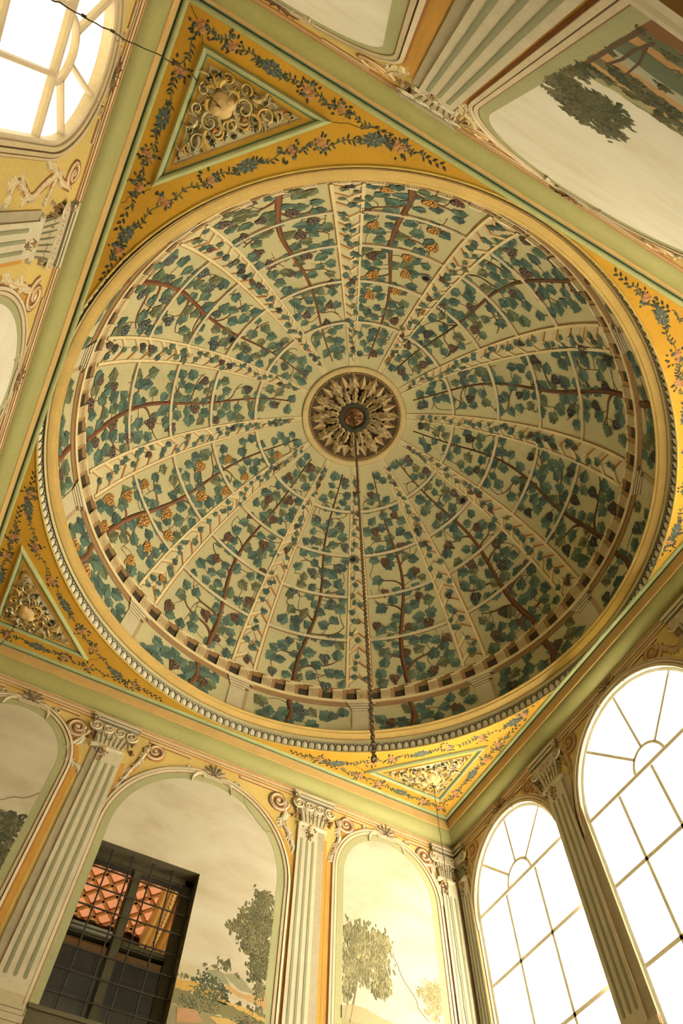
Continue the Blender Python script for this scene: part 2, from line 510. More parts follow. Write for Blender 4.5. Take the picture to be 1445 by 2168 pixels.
def arched_window(num, P, o, mulls, bars, hub, rays, transom, depth, label, hubc=None, paint=None):
    """glazed arched window: frame, transom, mullions, glazing bars, hub ring and one pane per light"""
    c, r, zs, zb, ry = o['c'], o['r'], o['zs'], o['zb'], o['ry']
    hc = c if hubc is None else hubc
    FRAME = paint or globals()['FRAME']; kw_ = .66 if paint else 1.0
    root = thing('window_%d' % num, P(c, zb, -depth), kind='structure', label=label)
    mb = MB()       # plaster reveal
    out = arch_pts(c, r, zs, ry, 0.0, 28, zb)
    mb.grid([[P(u, z, 0) for u, z in out], [P(u, z, -depth - 0.05) for u, z in out]], FRAME if paint else K(222, 210, 172))
    mb.face([P(c - r, zb, 0), P(c + r, zb, 0), P(c + r, zb, -depth - .05), P(c - r, zb, -depth - .05)], K(222, 202, 150))
    mb.build('reveal', M_WALL, root)
    Pg = lambda u, z, h: P(u, z, h - depth)
    mb = MB()
    inn = arch_pts(c, r, zs, ry, -0.032, 28, zb)
    mb.grid([[Pg(u, z, 0.03) for u, z in out], [Pg(u, z, 0.03) for u, z in inn], [Pg(u, z, -0.03) for u, z in inn]], FRAME, smooth=False)
    mb.build('frame', M_WOOD, root)

    def bar(name, pts, w, h=0.028):
        m = MB(); ribbon(m, Pg, pts, w * kw_, h * (.5 if paint else 1), FRAME, h0=-0.028, prof=((-1, 0), (-1, .6), (-.6, 1), (.6, 1), (1, .6), (1, 0), (-1, 0)), smooth=False)
        m.build(name, M_WOOD, root)
    zt = transom
    hw = lambda z: r if z <= zs else r * max(0.0, 1 - ((z - zs) / ry) ** 2) ** .5
    bar('transom', [(c - hw(zt), zt), (c + hw(zt), zt)], 0.062, 0.034)
    for z in bars:
        bar('glazing_bar', [(c - r, z), (c + r, z)], 0.056)
    for m_ in mulls:
        bar('mullion', [(m_, zb), (m_, zt)], 0.05)
    bar('hub_ring', [(hc - hub * math.cos(math.pi * i / 14), zt + hub * math.sin(math.pi * i / 14)) for i in range(15)], 0.048)

    def edge(ang):
        """where the ray from the hub centre meets the arch"""
        lo, hi = hub, 3.0
        for _ in range(40):
            m2 = (lo + hi) / 2; u = hc + m2 * math.cos(ang); z = zt + m2 * math.sin(ang)
            inside = abs(u - c) < r and (z <= zs or ((u - c) / r) ** 2 + ((z - zs) / ry) ** 2 < 1)
            lo, hi = (m2, hi) if inside else (lo, m2)
        return lo
    for a in rays:
        ang = math.radians(a)
        bar('radial_bar', [(hc + hub * math.cos(ang), zt + hub * math.sin(ang)), (hc + edge(ang) * math.cos(ang), zt + edge(ang) * math.sin(ang))], 0.046)
    # panes
    us = [c - r] + sorted(mulls) + [c + r]; zz = [zt] + sorted(bars, reverse=True) + [zb]
    for a, b in zip(us, us[1:]):
        for d, e in zip(zz, zz[1:]):
            m = MB(); m.face([Pg(a, e, 0), Pg(b, e, 0), Pg(b, d, 0), Pg(a, d, 0)], (1, 1, 1)); m.build('pane', M_GLASS, root)
    m = MB(); m.face([Pg(hc - hub * math.cos(math.pi * i / 14), zt + hub * math.sin(math.pi * i / 14), 0) for i in range(15)], (1, 1, 1)); m.build('pane', M_GLASS, root)
    angs = [0] + sorted(rays) + [180]
    for a, b in zip(angs, angs[1:]):
        k = 8; tt = [math.radians(a + (b - a) * i / k) for i in range(k + 1)]
        pts = [(hc + hub * math.cos(t), zt + hub * math.sin(t)) for t in tt] + [(hc + (edge(t) + .01) * math.cos(t), zt + (edge(t) + .01) * math.sin(t)) for t in reversed(tt)]
        m = MB(); m.face([Pg(u, z, 0) for u, z in pts], (1, 1, 1)); m.build('pane', M_GLASS, root)
    return root


arched_window(1, P_east, WIN_E1, [2.04, 2.55], [-1.945, -2.635, -3.33, -4.02], 0.205, [43, 88, 137], -1.258, 0.06,
              'narrow arched window nearest the corner, glowing white')
arched_window(2, P_east, WIN_E2, [0.285 - .455, 0.285, 0.285 + .455], [-2.035, -2.69, -3.35, -4.02], 0.20, [47, 88, 137], -1.376, 0.06,
              'wide arched window right of the fluted pilaster, glowing white')
arched_window(3, P_east, WIN_E3, [-2.255, -1.745], [-1.945, -2.635, -3.33, -4.02], 0.205, [45, 90, 135], -1.30, 0.06,
              'unseen third arched window added to the window wall for daylight')
arched_window(4, P_west, WIN_W1, [-2.64, -2.275], [-1.95, -2.64, -3.33, -4.02], 0.19, [38, 75, 128], -1.222, 0.035,
              'arched window high in the yellow wall, glowing white', paint=(.50, .42, .34))
HP = math.pi / 2
portal('daylight_portal_a', (WX + .02, 2.295, ZC - 2.6), (0, HP, 0), 4.2, 1.5)
portal('daylight_portal_b', (WX + .02, 0.285, ZC - 2.6), (0, HP, 0), 4.3, 1.8)
portal('daylight_portal_c', (WX + .02, -2.0, ZC - 2.6), (0, HP, 0), 4.2, 1.5)
portal('daylight_portal_d', (-WX - .02, -2.42, ZC - 2.6), (0, -HP, 0), 4.2, 1.06)

# ================================================================== DOME PAINTING (shallow relief on the vault)
rng = random.Random(7)
D_CREAM = K(234, 208, 144); D_TAN = K(182, 138, 78); D_BRN = K(122, 92, 54); D_DARK = K(72, 60, 42)
D_SOF = K(160, 124, 78)


def arc(az0, az1, el, n):
    return [(az0 + (az1 - az0) * i / n, el) for i in range(n + 1)]


def band(mb, el0, el1, h, col, az0=0.0, az1=360.0, n=180, h0=0.0, under=None):
    """raised course running round the dome"""
    rows = [[P_dome(a, e, hh) for a, _ in arc(az0, az1, 0, n)] for e, hh in ((el0, h0), (el0, h), (el1, h), (el1, h0))]
    mb.grid(rows, col, smooth=False, colfn=lambda i, j: (under or col) if i == 0 else col)


# frieze: brown soffit, white ledge, brackets and recesses painted as shade
mb = MB(); band(mb, 8.05, 9.1, 0.012, D_SOF); mb.build('soffit_band', M_PAINT, dome, label='brown soffit band')
mb = MB(); band(mb, 9.1, 9.86, 0.03, D_CREAM, under=D_TAN); mb.build('ledge', M_STUCCO, dome, label='cream ledge')
mb = MB(); band(mb, 12.72, 13.62, 0.006, D_CREAM); mb.build('frieze_top', M_PAINT, dome, label='cream course above the brackets')
cell_gap = MB(); cell_br = MB()
P0 = lambda a, e, h: P_dome(a, e, h)
slab(cell_gap, P0, [(1.35, 9.9), (-1.25, 9.9), (-1.25, 12.0), (1.35, 12.0)], 0.004, D_DARK)  # flat dark panel painted as the shaded gap
slab(cell_gap, P0, [(1.35, 9.9), (-1.25, 9.9), (-1.25, 10.3), (1.35, 10.3)], 0.005, K(98, 82, 56))
slab(cell_gap, P0, [(1.35, 12.0), (-2.2, 12.0), (-2.2, 13.4), (0.35, 13.4), (0.35, 13.1), (1.7, 13.1)], 0.009, K(150, 112, 66))
slab(cell_br, P0, [(-1.25, 9.9), (-3.7, 9.9), (-3.6, 12.75), (-1.2, 12.75)], 0.03, K(216, 188, 128))
slab(cell_br, P0, [(-3.7, 9.9), (-4.64, 9.9), (-4.62, 12.2), (-4.1, 12.85), (-3.6, 12.75)], 0.016, K(166, 126, 74))  # tan side face, painted shading as if lit from the left
ribbon(cell_br, P0, [(-1.2, 12.55), (-3.6, 12.55)], 0.35, 0.042, K(226, 200, 142), h0=0.03)
for q in range(5):                                                       # acanthus strokes on the bracket
    a = -1.55 - q * 0.45
    ribbon(cell_br, P0, [(a, 10.1), (a - 0.18, 10.9), (a + 0.14, 11.6), (a - 0.06, 12.35)], [0.10, 0.16, 0.16, 0.06], 0.036, K(136, 100, 54), h0=0.03, prof=THIN)
gap_me = cell_gap.mesh('painted_recess', M_PAINT); br_me = cell_br.mesh('bracket', M_STUCCO)
for k in range(60):
    az = math.radians(6 * k + 2.2)
    mt = Matrix.Translation(DC) @ Matrix.Rotation(az, 4, 'Z') @ Matrix.Translation(-DC)
    link('painted_recess', gap_me, dome, mt); link('bracket', br_me, dome, mt)

# small piers under each rib
for k in range(12):
    a = 30 * k + 0.4; mb = MB()
    slab(mb, P_dome, [(a - 2.1, -0.8), (a + 1.7, -0.8), (a + 1.7, 7.3), (a - 2.1, 7.3)], 0.008, K(206, 186, 138))
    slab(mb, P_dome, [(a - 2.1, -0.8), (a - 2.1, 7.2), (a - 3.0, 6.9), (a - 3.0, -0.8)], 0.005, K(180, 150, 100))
    for q, (e0, e1, x) in enumerate(((6.75, 7.3, 2.0), (7.35, 7.95, 2.35), (8.0, 8.55, 2.75), (8.6, 9.1, 3.1))):
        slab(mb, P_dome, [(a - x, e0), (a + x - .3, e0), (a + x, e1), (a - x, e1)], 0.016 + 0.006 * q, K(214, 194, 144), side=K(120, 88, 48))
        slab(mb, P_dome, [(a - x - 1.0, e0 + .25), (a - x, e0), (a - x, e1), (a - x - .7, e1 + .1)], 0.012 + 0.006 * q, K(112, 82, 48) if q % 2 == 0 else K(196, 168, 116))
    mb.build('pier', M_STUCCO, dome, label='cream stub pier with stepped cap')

# trellis ribs: two rails and chevron slats
n_slat = 0
for k in range(12):
    a0 = 30 * k + 0.4
    mb = MB(); ribn = thing('trellis_rib', P_dome(a0, 14, 0)); ribn.parent = dome; ribn.matrix_parent_inverse = Matrix.Translation(-LOC['ceiling_dome'])
    LOC[ribn.name] = Vector(P_dome(a0, 14, 0))
    ribn['label'] = 'cream trellis rib of two rails with chevron slats'
    mb = MB(); eps = [13.7 + 62.2 * i / 26 for i in range(27)]
    mb.grid([[P_dome(a0 + x, e, .003) for x in (-2.7, -1.35, 0, 1.35, 2.7)] for e in eps], K(214, 194, 136))
    mb.build('rib_ground', M_PAINT, ribn, label='pale cream ground between the rails')
    for sd in (-1, 1):
        mb = MB()
        eps = [13.7 + 62.2 * i / 26 for i in range(27)]
        rows = [[P_dome(a0 + sd * 2.62, e, 0), P_dome(a0 + sd * 2.62, e, .016), P_dome(a0 + sd * 3.32, e, .016), P_dome(a0 + sd * 3.32, e, 0)] for e in eps]
        mb.grid(rows, D_CREAM, smooth=False)
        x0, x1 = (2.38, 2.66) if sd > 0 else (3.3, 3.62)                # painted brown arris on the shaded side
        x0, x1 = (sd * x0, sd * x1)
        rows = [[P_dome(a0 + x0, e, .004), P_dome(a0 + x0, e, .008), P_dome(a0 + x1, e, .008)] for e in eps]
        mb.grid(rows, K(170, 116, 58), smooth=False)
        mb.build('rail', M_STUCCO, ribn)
    e = 14.8; rest = MB()
    while e < 73.5:
        de = 4.5 * math.cos(math.radians(e)) ** 0.92
        w = 0.80 * math.cos(math.radians(e)) ** 0.8 + 0.12
        tip = e + 2.35 * math.cos(math.radians(e)) ** 0.9
        for sd in (-1, 1):
            s = MB() if n_slat < 600 and e < 60 else rest
            f = lambda x, y, h: P_dome(a0 + x, y, h)
            quad = [(sd * 2.64, e), (sd * 2.64, e + w), (0, tip + w), (0, tip)]
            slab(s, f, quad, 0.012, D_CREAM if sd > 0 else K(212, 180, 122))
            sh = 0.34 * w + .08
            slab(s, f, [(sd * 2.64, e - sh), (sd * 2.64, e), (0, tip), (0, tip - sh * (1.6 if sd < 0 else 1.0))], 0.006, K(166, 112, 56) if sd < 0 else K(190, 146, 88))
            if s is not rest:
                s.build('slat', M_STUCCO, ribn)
                n_slat += 1
        e += de
    if rest.f:
        rest.build('slats', M_STUCCO, ribn, kind='stuff')

# purlins: the horizontal laths between ribs
for k in range(12):
    for el in (27.3, 39.5, 51.0, 63.3):
        a = 30 * k + 0.4; mb = MB(); c = math.cos(math.radians(el))
        pts = [(a + 3.35 + 23.3 * i / 12, el) for i in range(13)]
        rows = [[P_dome(x, y - .34, 0), P_dome(x, y - .34, .02), P_dome(x, y + .34, .02), P_dome(x, y + .34, 0)] for x, y in pts]
        mb.grid(rows, K(214, 192, 140), smooth=False)
        rows = [[P_dome(x, y - .64, .007), P_dome(x, y - .3, .007)] for x, y in pts]
        mb.grid(rows, K(150, 110, 62), smooth=False)
        mb.build('purlin', M_STUCCO, dome)

# soot-edged holes
for az, el in ((-169.6, 49.7), (-95.0, 45.35), (5.9, 52.5), (62.0, 50.05)):
    mb = MB(); P = gore(az); t = math.radians(el) * RHO
    dab(mb, P, 0, t, .075, .065, 0.3, .021, K(120, 112, 84), 11, .25, rng, h0=0.0195)
    dab(mb, P, 0, t, .045, .04, 0, .026, K(24, 28, 26), 10, .2, rng, h0=0.022)
    mb.build('vent_hole', M_PAINT, dome, label='sooty round hole')

# ---- grape leaves, grapes and vines
HALF = [(0.0, 0.02), (0.13, -0.09), (0.27, -0.12), (0.35, -0.02), (0.46, 0.06), (0.41, 0.17), (0.53, 0.26), (0.60, 0.43), (0.50, 0.50),
        (0.40, 0.52), (0.42, 0.66), (0.31, 0.74), (0.22, 0.78), (0.15, 0.92), (0.0, 1.02)]


def leaf_tpl(seed, base):
    r = random.Random(seed); kx = r.uniform(.8, 1.05); out = []
    for sg, hp in ((1, HALF), (-1, HALF[-2:0:-1])):
        for x, y in hp:
            j = r.uniform(-.035, .035)
            out.append((sg * (x + j) * kx * (1 if x else 0), y + r.uniform(-.03, .03)))
    mb = MB(); ctr = (0, 0.34, 0.05)
    ring = [(x, y, 0.0) for x, y in out]
    m = len(ring); tone = []
    for j in range(m):
        x = (out[j][0] + out[(j + 1) % m][0]) / 2
        k = (0.80 if x > 0 else 1.10) * r.uniform(.84, 1.16)  # one half darker, shading painted into the leaf
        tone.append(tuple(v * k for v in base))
    mb.fan(ctr, ring, base, cols=tone)
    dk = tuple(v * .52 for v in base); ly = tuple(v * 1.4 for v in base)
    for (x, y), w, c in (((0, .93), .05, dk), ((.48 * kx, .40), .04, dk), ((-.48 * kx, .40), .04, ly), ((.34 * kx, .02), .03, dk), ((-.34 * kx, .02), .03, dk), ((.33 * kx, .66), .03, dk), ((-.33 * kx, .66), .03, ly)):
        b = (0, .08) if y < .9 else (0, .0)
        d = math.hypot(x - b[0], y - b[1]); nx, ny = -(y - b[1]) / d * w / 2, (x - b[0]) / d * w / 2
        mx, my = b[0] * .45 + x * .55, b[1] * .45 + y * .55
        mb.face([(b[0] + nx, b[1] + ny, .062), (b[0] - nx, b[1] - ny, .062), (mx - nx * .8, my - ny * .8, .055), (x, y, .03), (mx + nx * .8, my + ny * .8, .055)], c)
    return mb


L_COL = [K(96, 116, 92), K(90, 110, 88), K(84, 103, 84), K(100, 118, 90), K(106, 116, 80), K(118, 116, 76)]
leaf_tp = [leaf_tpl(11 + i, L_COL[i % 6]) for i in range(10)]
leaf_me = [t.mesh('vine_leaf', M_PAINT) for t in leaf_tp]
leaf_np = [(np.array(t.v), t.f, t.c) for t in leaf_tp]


def grape_tpl(seed, base):
    r = random.Random(seed); mb = MB(); pts = []
    for row, (n, y) in enumerate(((3, .05), (4, .2), (4, .38), (3, .56), (2, .74), (1, .92))):
        for i in range(n):
            pts.append(((i - (n - 1) / 2) * .235 + r.uniform(-.04, .04), y + r.uniform(-.04, .04)))
    F = lambda u, v, h: (u, v, h)
    for i, (x, y) in enumerate(pts):
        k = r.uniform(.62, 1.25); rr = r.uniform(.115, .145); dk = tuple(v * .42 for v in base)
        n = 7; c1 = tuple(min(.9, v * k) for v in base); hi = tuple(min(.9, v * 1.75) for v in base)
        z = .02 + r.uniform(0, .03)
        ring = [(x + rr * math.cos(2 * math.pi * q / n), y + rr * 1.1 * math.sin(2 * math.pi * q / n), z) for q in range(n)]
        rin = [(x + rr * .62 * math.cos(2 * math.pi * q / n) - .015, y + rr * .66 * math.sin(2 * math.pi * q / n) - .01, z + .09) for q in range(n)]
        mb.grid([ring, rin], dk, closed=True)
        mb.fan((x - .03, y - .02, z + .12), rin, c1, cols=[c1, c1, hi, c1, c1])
    return mb


G_COL = {'gold': K(206, 146, 66), 'brown': K(120, 96, 76), 'red': K(122, 88, 62), 'blue': K(108, 112, 96), 'dark': K(86, 80, 66)}
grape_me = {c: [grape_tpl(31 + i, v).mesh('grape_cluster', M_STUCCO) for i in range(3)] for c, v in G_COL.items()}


def on_dome(P, s, t, ang, size, h, hk=None):
    """matrix placing a flat template (y along the growth direction) on the vault"""
    o = Vector(P(s, t, h)); e = 0.002
    du = (Vector(P(s + e, t, h)) - o).normalized(); dv = (Vector(P(s, t + e, h)) - o); dv = (dv - du * dv.dot(du)).normalized()
    nn = (Vector(P(s, t, h + .01)) - o).normalized()
    x = du * math.cos(ang) + dv * math.sin(ang); y = -du * math.sin(ang) + dv * math.cos(ang)
    hk = size if hk is None else hk
    return Matrix(((x.x * size, y.x * size, nn.x * hk, o.x), (x.y * size, y.y * size, nn.y * hk, o.y), (x.z * size, y.z * size, nn.z * hk, o.z), (0, 0, 0, 1)))


VINES = [  # azimuth, grape colour, trunk tone, trunk base width, label
    (134.3, 'gold', (140, 92, 56), .085, 'vine with heavy golden grapes on the bright lower-left side of the dome'),
    (104.3, 'red', (126, 82, 50), .085, 'vine with red-brown grapes next to the golden one, above the barred window'),
    (74.6, 'blue', (112, 74, 46), .07, 'tall vine with blue grapes left of the hanging chain'),
    (45.0, 'red', (118, 74, 44), .075, 'vine with paired trunks and small russet grapes just right of the hanging chain'),
    (14.9, 'brown', (120, 74, 44), .085, 'dim vine with brown grapes above the bright window corner'),
    (-15.2, 'dark', (104, 68, 42), .07, 'shadowed vine with dark blue grapes on the dome side above the wide window'),
    (-46.5, 'dark', (112, 72, 44), .075, 'dark-grape vine with a thick branch entering at the dim far right of the dome'),
    (-76.3, 'brown', (116, 82, 52), .07, 'vine with mauve-brown grapes between the gilded-grape vine and the dim right side'),
    (-106.5, 'gold', (134, 88, 54), .085, 'vine with orange grapes near the cove of the overhead wall'),
    (-135.3, 'brown', (146, 92, 56), .085, 'vine with a stout reddish trunk leaning beside the stucco corner panel'),
    (-165.6, 'blue', (144, 88, 54), .075, 'vine with blue-grey grapes on a long reddish branch, nearest the yellow wall'),
    (164.4, 'brown', (140, 86, 52), .08, 'vine with brown grapes and a reddish trunk on the left side of the dome'),
]
n_leaf = 0
for vi, (az0, gc, tk, tw, lab) in enumerate(VINES):
    P = gore(az0); r = random.Random(100 + vi)
    root = thing('grape_vine', P(0, RHO * math.radians(9), 0), label='painted ' + lab, category='vine', group='vines painted in the dome')
    TK = K(*tk, .86); TD = tuple(v * .55 for v in TK)
    hw = lambda t: RHO * math.cos(t / RHO) * math.radians(11.3) - .02
    T = lambda el: RHO * math.radians(el)
    ph = r.uniform(0, 6.28); lean = r.choice((-1, 1)) * r.uniform(.05, .16)

    def trunk_s(t):
        q = (t - T(13)) / (T(72) - T(13))
        return (lean * (1 - 2 * q) * max(0, 1 - .3 * q) + .07 * math.sin(ph + q * 9)) * min(1, hw(t) / .5)
    br = MB()
    tt = [T(13.7) + (T(73.5) - T(13.7)) * i / 44 for i in range(45)]
    tp = [(trunk_s(t), t) for t in tt]
    wv = [max(.016, tw * 1.12 * (1 - (i / 44) ** .75 * .86)) for i in range(45)]
    bark = [TD, TK, tuple(v * 1.25 for v in TK), TK]
    ribbon(br, P, tp, wv, .020, TK, cols=[TD, tuple(v * .85 for v in TK), tuple(min(.9, v * 1.25) for v in TK), TK])
    lo = [(trunk_s(T(13.7)) + .02 * math.sin(i), T(-1) + (T(8) - T(-1)) * i / 8) for i in range(9)]
    ribbon(br, P, lo, [tw * 1.35 - .03 * tw * i for i in range(9)], .02, TK, cols=[TD, tuple(v * .85 for v in TK), tuple(min(.9, v * 1.2) for v in TK), TK])
    nodes = [(s, t, 0.6) for s, t in tp]
    # side branches
    i = 2; sd = r.choice((-1, 1))
    while i < 42:
        s0, t0 = tp[i]; W = hw(t0)
        L = max(.12, (W - sd * s0) * r.uniform(.72, .98))
        rise = r.uniform(.12, .5) * L + .08
        e = (s0 + sd * L, t0 + rise)
        pts = bez((s0, t0), (s0 + sd * L * .25, t0 + rise * .9), (s0 + sd * L * .65, t0 + rise * r.uniform(-.1, .5)), e, 9)
        pts = [(max(-hw(t) + .01, min(hw(t) - .01, s)), t) for s, t in pts]
        w0 = wv[i] * .6
        ribbon(br, P, pts, [max(.007, w0 * (1 - .75 * k / 9)) for k in range(10)], .012, TK, cols=[TD, TK, TK, TD])
        nodes += [(s, t, .4) for s, t in pts[2:]]
        q = r.randint(3, 6); s1, t1 = pts[q]; up = r.choice((-1, .9))
        e2 = (s1 + sd * r.uniform(.05, .2), t1 + up * r.uniform(.15, .3))
        p2 = bez((s1, t1), (s1 + sd * .1, t1), (e2[0], (t1 + e2[1]) / 2), e2, 6)
        p2 = [(max(-hw(t), min(hw(t), s)), t) for s, t in p2]
        ribbon(br, P, p2, [.012 - .001 * k for k in range(7)], .008, TK, cols=[TD, TK, TK, TD])
        nodes += [(s, t, .2) for s, t in p2[1:]]
        i += r.randint(3, 5); sd = -sd if r.random() < .8 else sd
    # grapes then leaves by dart throwing
    cl = []; zone = [(T(14.5), T(73)), (T(1.2), T(7))]
    for _ in range(420):
        t = r.uniform(*zone[0]); W = hw(t) - .06
        s = r.uniform(-W, W)
        if abs(s - trunk_s(t)) < .06 or any((s - a) ** 2 + (t - b) ** 2 < .30 ** 2 for a, b in cl):
            continue
        cl.append((s, t))
    r.shuffle(cl); cl = cl[:15]
    for _ in range(40):
        t = r.uniform(T(2.2), T(6)); s = r.uniform(-.55, .55)
        if abs(s - lo[0][0]) > .1 and all((s - a) ** 2 + (t - b) ** 2 > .3 ** 2 for a, b in cl):
            cl.append((s, t))
        if len(cl) >= 17:
            break
    lv = []
    for _ in range(1500):
        low = r.random() < .16
        t = r.uniform(*zone[1 if low else 0]); W = (RHO * math.radians(11.6) - .03) if low else hw(t) - .035
        s = r.uniform(-W, W); md = (.15 if not low else .13) - .04 * (t / T(73))
        ts = lo[0][0] if low else trunk_s(t)
        if not low and abs(s - ts) < .045 and r.random() < .8:
            continue
        if any((s - a) ** 2 + (t - b) ** 2 < (.10 * (1 - .25 * t / T(73))) ** 2 for a, b in cl) or any((s - a) ** 2 + (t - b) ** 2 < md * md for a, b in lv):
            continue
        lv.append((s, t))
    r.shuffle(lv); lv = lv[:int(len(lv) * .88)]
    for (s, t) in lv + cl:
        cand = [(math.hypot(s - a, t - b) + (.12 if b > t + .02 else 0), a, b) for a, b, _ in nodes]
        if t < T(8.2):
            cand = [(math.hypot(s - a, t - b), a, b) for a, b in lo]
        d, a, b = min(cand)
        if .03 < d < .42:
            mx = (a + s) / 2 + (t - b) * r.uniform(-.3, .3); my = (b + t) / 2 + (s - a) * r.uniform(-.3, .3)
            ribbon(br, P, bez((a, b), (mx, my), (mx, my), (s, t), 4), [.011, .009, .008, .007, .005], .006, TK, cols=[TD, TD, TK, TD])
    for _ in range(16):                                                  # curly tendrils
        t = r.uniform(T(15), T(66)); s = r.uniform(-hw(t) + .08, hw(t) - .08)
        ribbon(br, P, [(a, b) for a, b in spiral(s, t, .004, .035, r.uniform(0, 6), r.choice((-1.3, 1.3)), 9)], .0045, .003, K(150, 130, 84), prof=THIN)
    br.build('branches', M_STUCCO, root, label='brown trunk and branching stems')
    rest_v, rest_f, rest_c = [], [], []; nv = 0
    lv.sort(key=lambda q: q[1])
    for (s, t) in lv:
        ti = r.randrange(10)
        if gc in ('blue', 'brown') and az0 < -120 or az0 > 150:
            ti = r.choice((0, 1, 3, 4, 5, 9, ti))
        size = (.172 - .05 * t / T(73)) * r.uniform(.8, 1.12)
        ang = r.uniform(-2.6, 2.6)
        mt = on_dome(P, s + math.sin(ang) * size * .45, t - math.cos(ang) * size * .45, ang, size, .009 + r.uniform(0, .006), size * .35)
        if n_leaf % 4 == 0 and n_leaf < 1196:
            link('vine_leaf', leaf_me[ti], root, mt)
        else:
            V, F, C = leaf_np[ti]; A = np.array(mt)
            rest_v.append(V @ A[:3, :3].T + A[:3, 3]); rest_f += [tuple(nv + q for q in f) for f in F]; rest_c += C; nv += len(V)
        n_leaf += 1
    mb = MB(); mb.v = [tuple(x) for x in np.concatenate(rest_v)]; mb.f = rest_f; mb.c = rest_c; mb.s = [False] * len(rest_f)
    mb.build('leaves', M_PAINT, root, kind='stuff', label='teal-green grape leaves')
    for (s, t) in cl:
        c = gc
        if gc == 'gold' and az0 < 0 and r.random() < .25: c = 'red'
        if gc == 'dark' and r.random() < .3: c = 'blue'
        if gc == 'brown' and r.random() < .15: c = 'dark'
        size = (.155 if c != 'gold' else .17) * (1 - .25 * t / T(73)) * r.uniform(.85, 1.15)
        ang = math.pi + r.uniform(-.6, .6) + (0 if az0 > 0 else 0)
        mt = on_dome(P, s, t, ang, size, .012, size * .45)
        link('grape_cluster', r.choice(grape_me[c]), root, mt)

# leaves and a few grapes woven through the trellis ribs
for k in range(12):
    a0 = 30 * k + 0.4; P = gore(a0); r = random.Random(500 + k); rv, rf, rc = [], [], []; nv = 0
    t = RHO * math.radians(16); st = MB()
    while t < RHO * math.radians(73):
        c = math.cos(t / RHO); W = RHO * c * math.radians(2.2)
        for _ in range(r.choice((1, 1, 2, 2))):
            s = r.uniform(-W, W) * .8; size = (.078 * c ** .5 + .008) * r.uniform(.8, 1.2); ang = r.uniform(-2.8, 2.8)
            mt = np.array(on_dome(P, s, t + r.uniform(-.03, .03), ang, size, .019, size * .3)); V, F, C = leaf_np[r.randrange(10)]
            rv.append(V @ mt[:3, :3].T + mt[:3, 3]); rf += [tuple(nv + q for q in f) for f in F]; rc += C; nv += len(V)
            ribbon(st, P, bez((s, t), (s + .02, t + .03), (s * .4, t + .05), (s * .3 + .02, t + .09), 4), .006, .017, K(110, 84, 52), h0=.014, prof=THIN)
        if r.random() < .16:
            mt = on_dome(P, r.uniform(-W, W) * .5, t, math.pi + r.uniform(-.5, .5), .1 * c ** .5, .02, .05)
            link('grape_cluster', r.choice(grape_me[r.choice(('red', 'brown', 'dark') if k not in (4, 9) else ('gold', 'red'))]), dome, mt)
        t += .15 * c ** .5 * r.uniform(.8, 1.25)
    mb = MB(); mb.v = [tuple(x) for x in np.concatenate(rv)]; mb.f = rf; mb.c = rc; mb.s = [False] * len(rf)
    mb.build('rib_leaves', M_PAINT, dome, kind='stuff', label='small green leaves on the trellis rib')
    st.build('rib_stems', M_PAINT, dome, kind='stuff')

# ================================================================== CEILING ROSE
rose = thing('ceiling_rose', P_dome(0, 90, 0), label='round stucco ceiling rose with acanthus leaves and star points at the dome crown', category='ceiling rose')


def P_rose(az, R, h):
    """az in degrees, R = distance from the dome axis"""
    a = math.radians(az); z = math.sqrt(max(RHO ** 2 - R * R, 0))
    return (DC.x + R * math.cos(a), DC.y + R * math.sin(a), DC.z + z - h)


def ringr(mb, prof, col, n=96, smooth=True):
    mb.grid([[P_rose(360 * k / n, R, h) for k in range(n)] for R, h in prof], col, smooth=smooth, closed=True)


mb = MB(); ringr(mb, [(.745, 0), (.738, .03), (.725, .04), (.68, .045), (.668, .042), (.66, .03), (.652, .0)], K(206, 176, 112)); mb.build('outer_ring', M_STUCCO, rose, label='smooth cream-gold outer ring')
mb = MB(); ringr(mb, [(.655, .006), (.55, .004), (.4, .003), (.2, .003), (.02, .003)], K(76, 58, 34)); ringr(mb, [(.652, .012), (.645, .022), (.632, .02), (.626, .006)], K(140, 106, 58)); mb.build('back_plate', M_STUCCO, rose, label='dark brown back plate')
st = MB()
F = lambda u, v, h: (u, v, h)
tip, bl, brr, bm = (0, .625, .03), (-.068, .46, .012), (.068, .46, .012), (0, .42, .05)
st.face([tip, bl, bm], K(212, 180, 118)); st.face([tip, bm, brr], K(150, 116, 66)); st.face([bl, (-.068, .46, 0), tip], K(130, 100, 54)); st.face([brr, tip, (.068, .46, 0)], K(110, 84, 46))
star_me = st.mesh('star_point', M_STUCCO)


def acanthus(L, W, col, seed, curl=.05):
    r = random.Random(seed); m = MB(); n = 7; rows = []
    dk = tuple(v * .5 for v in col)
    for i in range(n + 1):
        t = i / n; w = W * (math.sin(math.pi * min(1, .18 + t * .86)) ** .7) * (1 + (.22 if i % 2 else -.12))
        z = .012 + curl * math.sin(math.pi * t) + (.03 if i == n else 0)
        rows.append([(-w, t * L - (.03 * L if i % 2 else 0), z * .35), (-w * .5, t * L, z * .85), (0, t * L + .02 * L, z * 1.25), (w * .5, t * L, z * .85), (w, t * L - (.03 * L if i % 2 else 0), z * .35)])
    m.grid(rows, col, smooth=False, colfn=lambda i, j: (tuple(v * (1.08 if (i + j) % 2 else .72) for v in col)))
    ribbon(m, lambda u, v, h: (u, v, h), [(0, .02), (0, L * .85)], W * .14, .012 + curl * 1.5, dk, h0=curl * .8, prof=THIN)
    for sg in (-1, 1):                                                     # curled side lobes
        for q in (.45, .7, .95):
            dab(m, F, sg * W * .75, L * q, W * .34, W * .2, sg * (1.0 - q * .4), .03 + curl * .7, tuple(min(.9, v * 1.12) for v in col), 6, h0=.008)
    return m


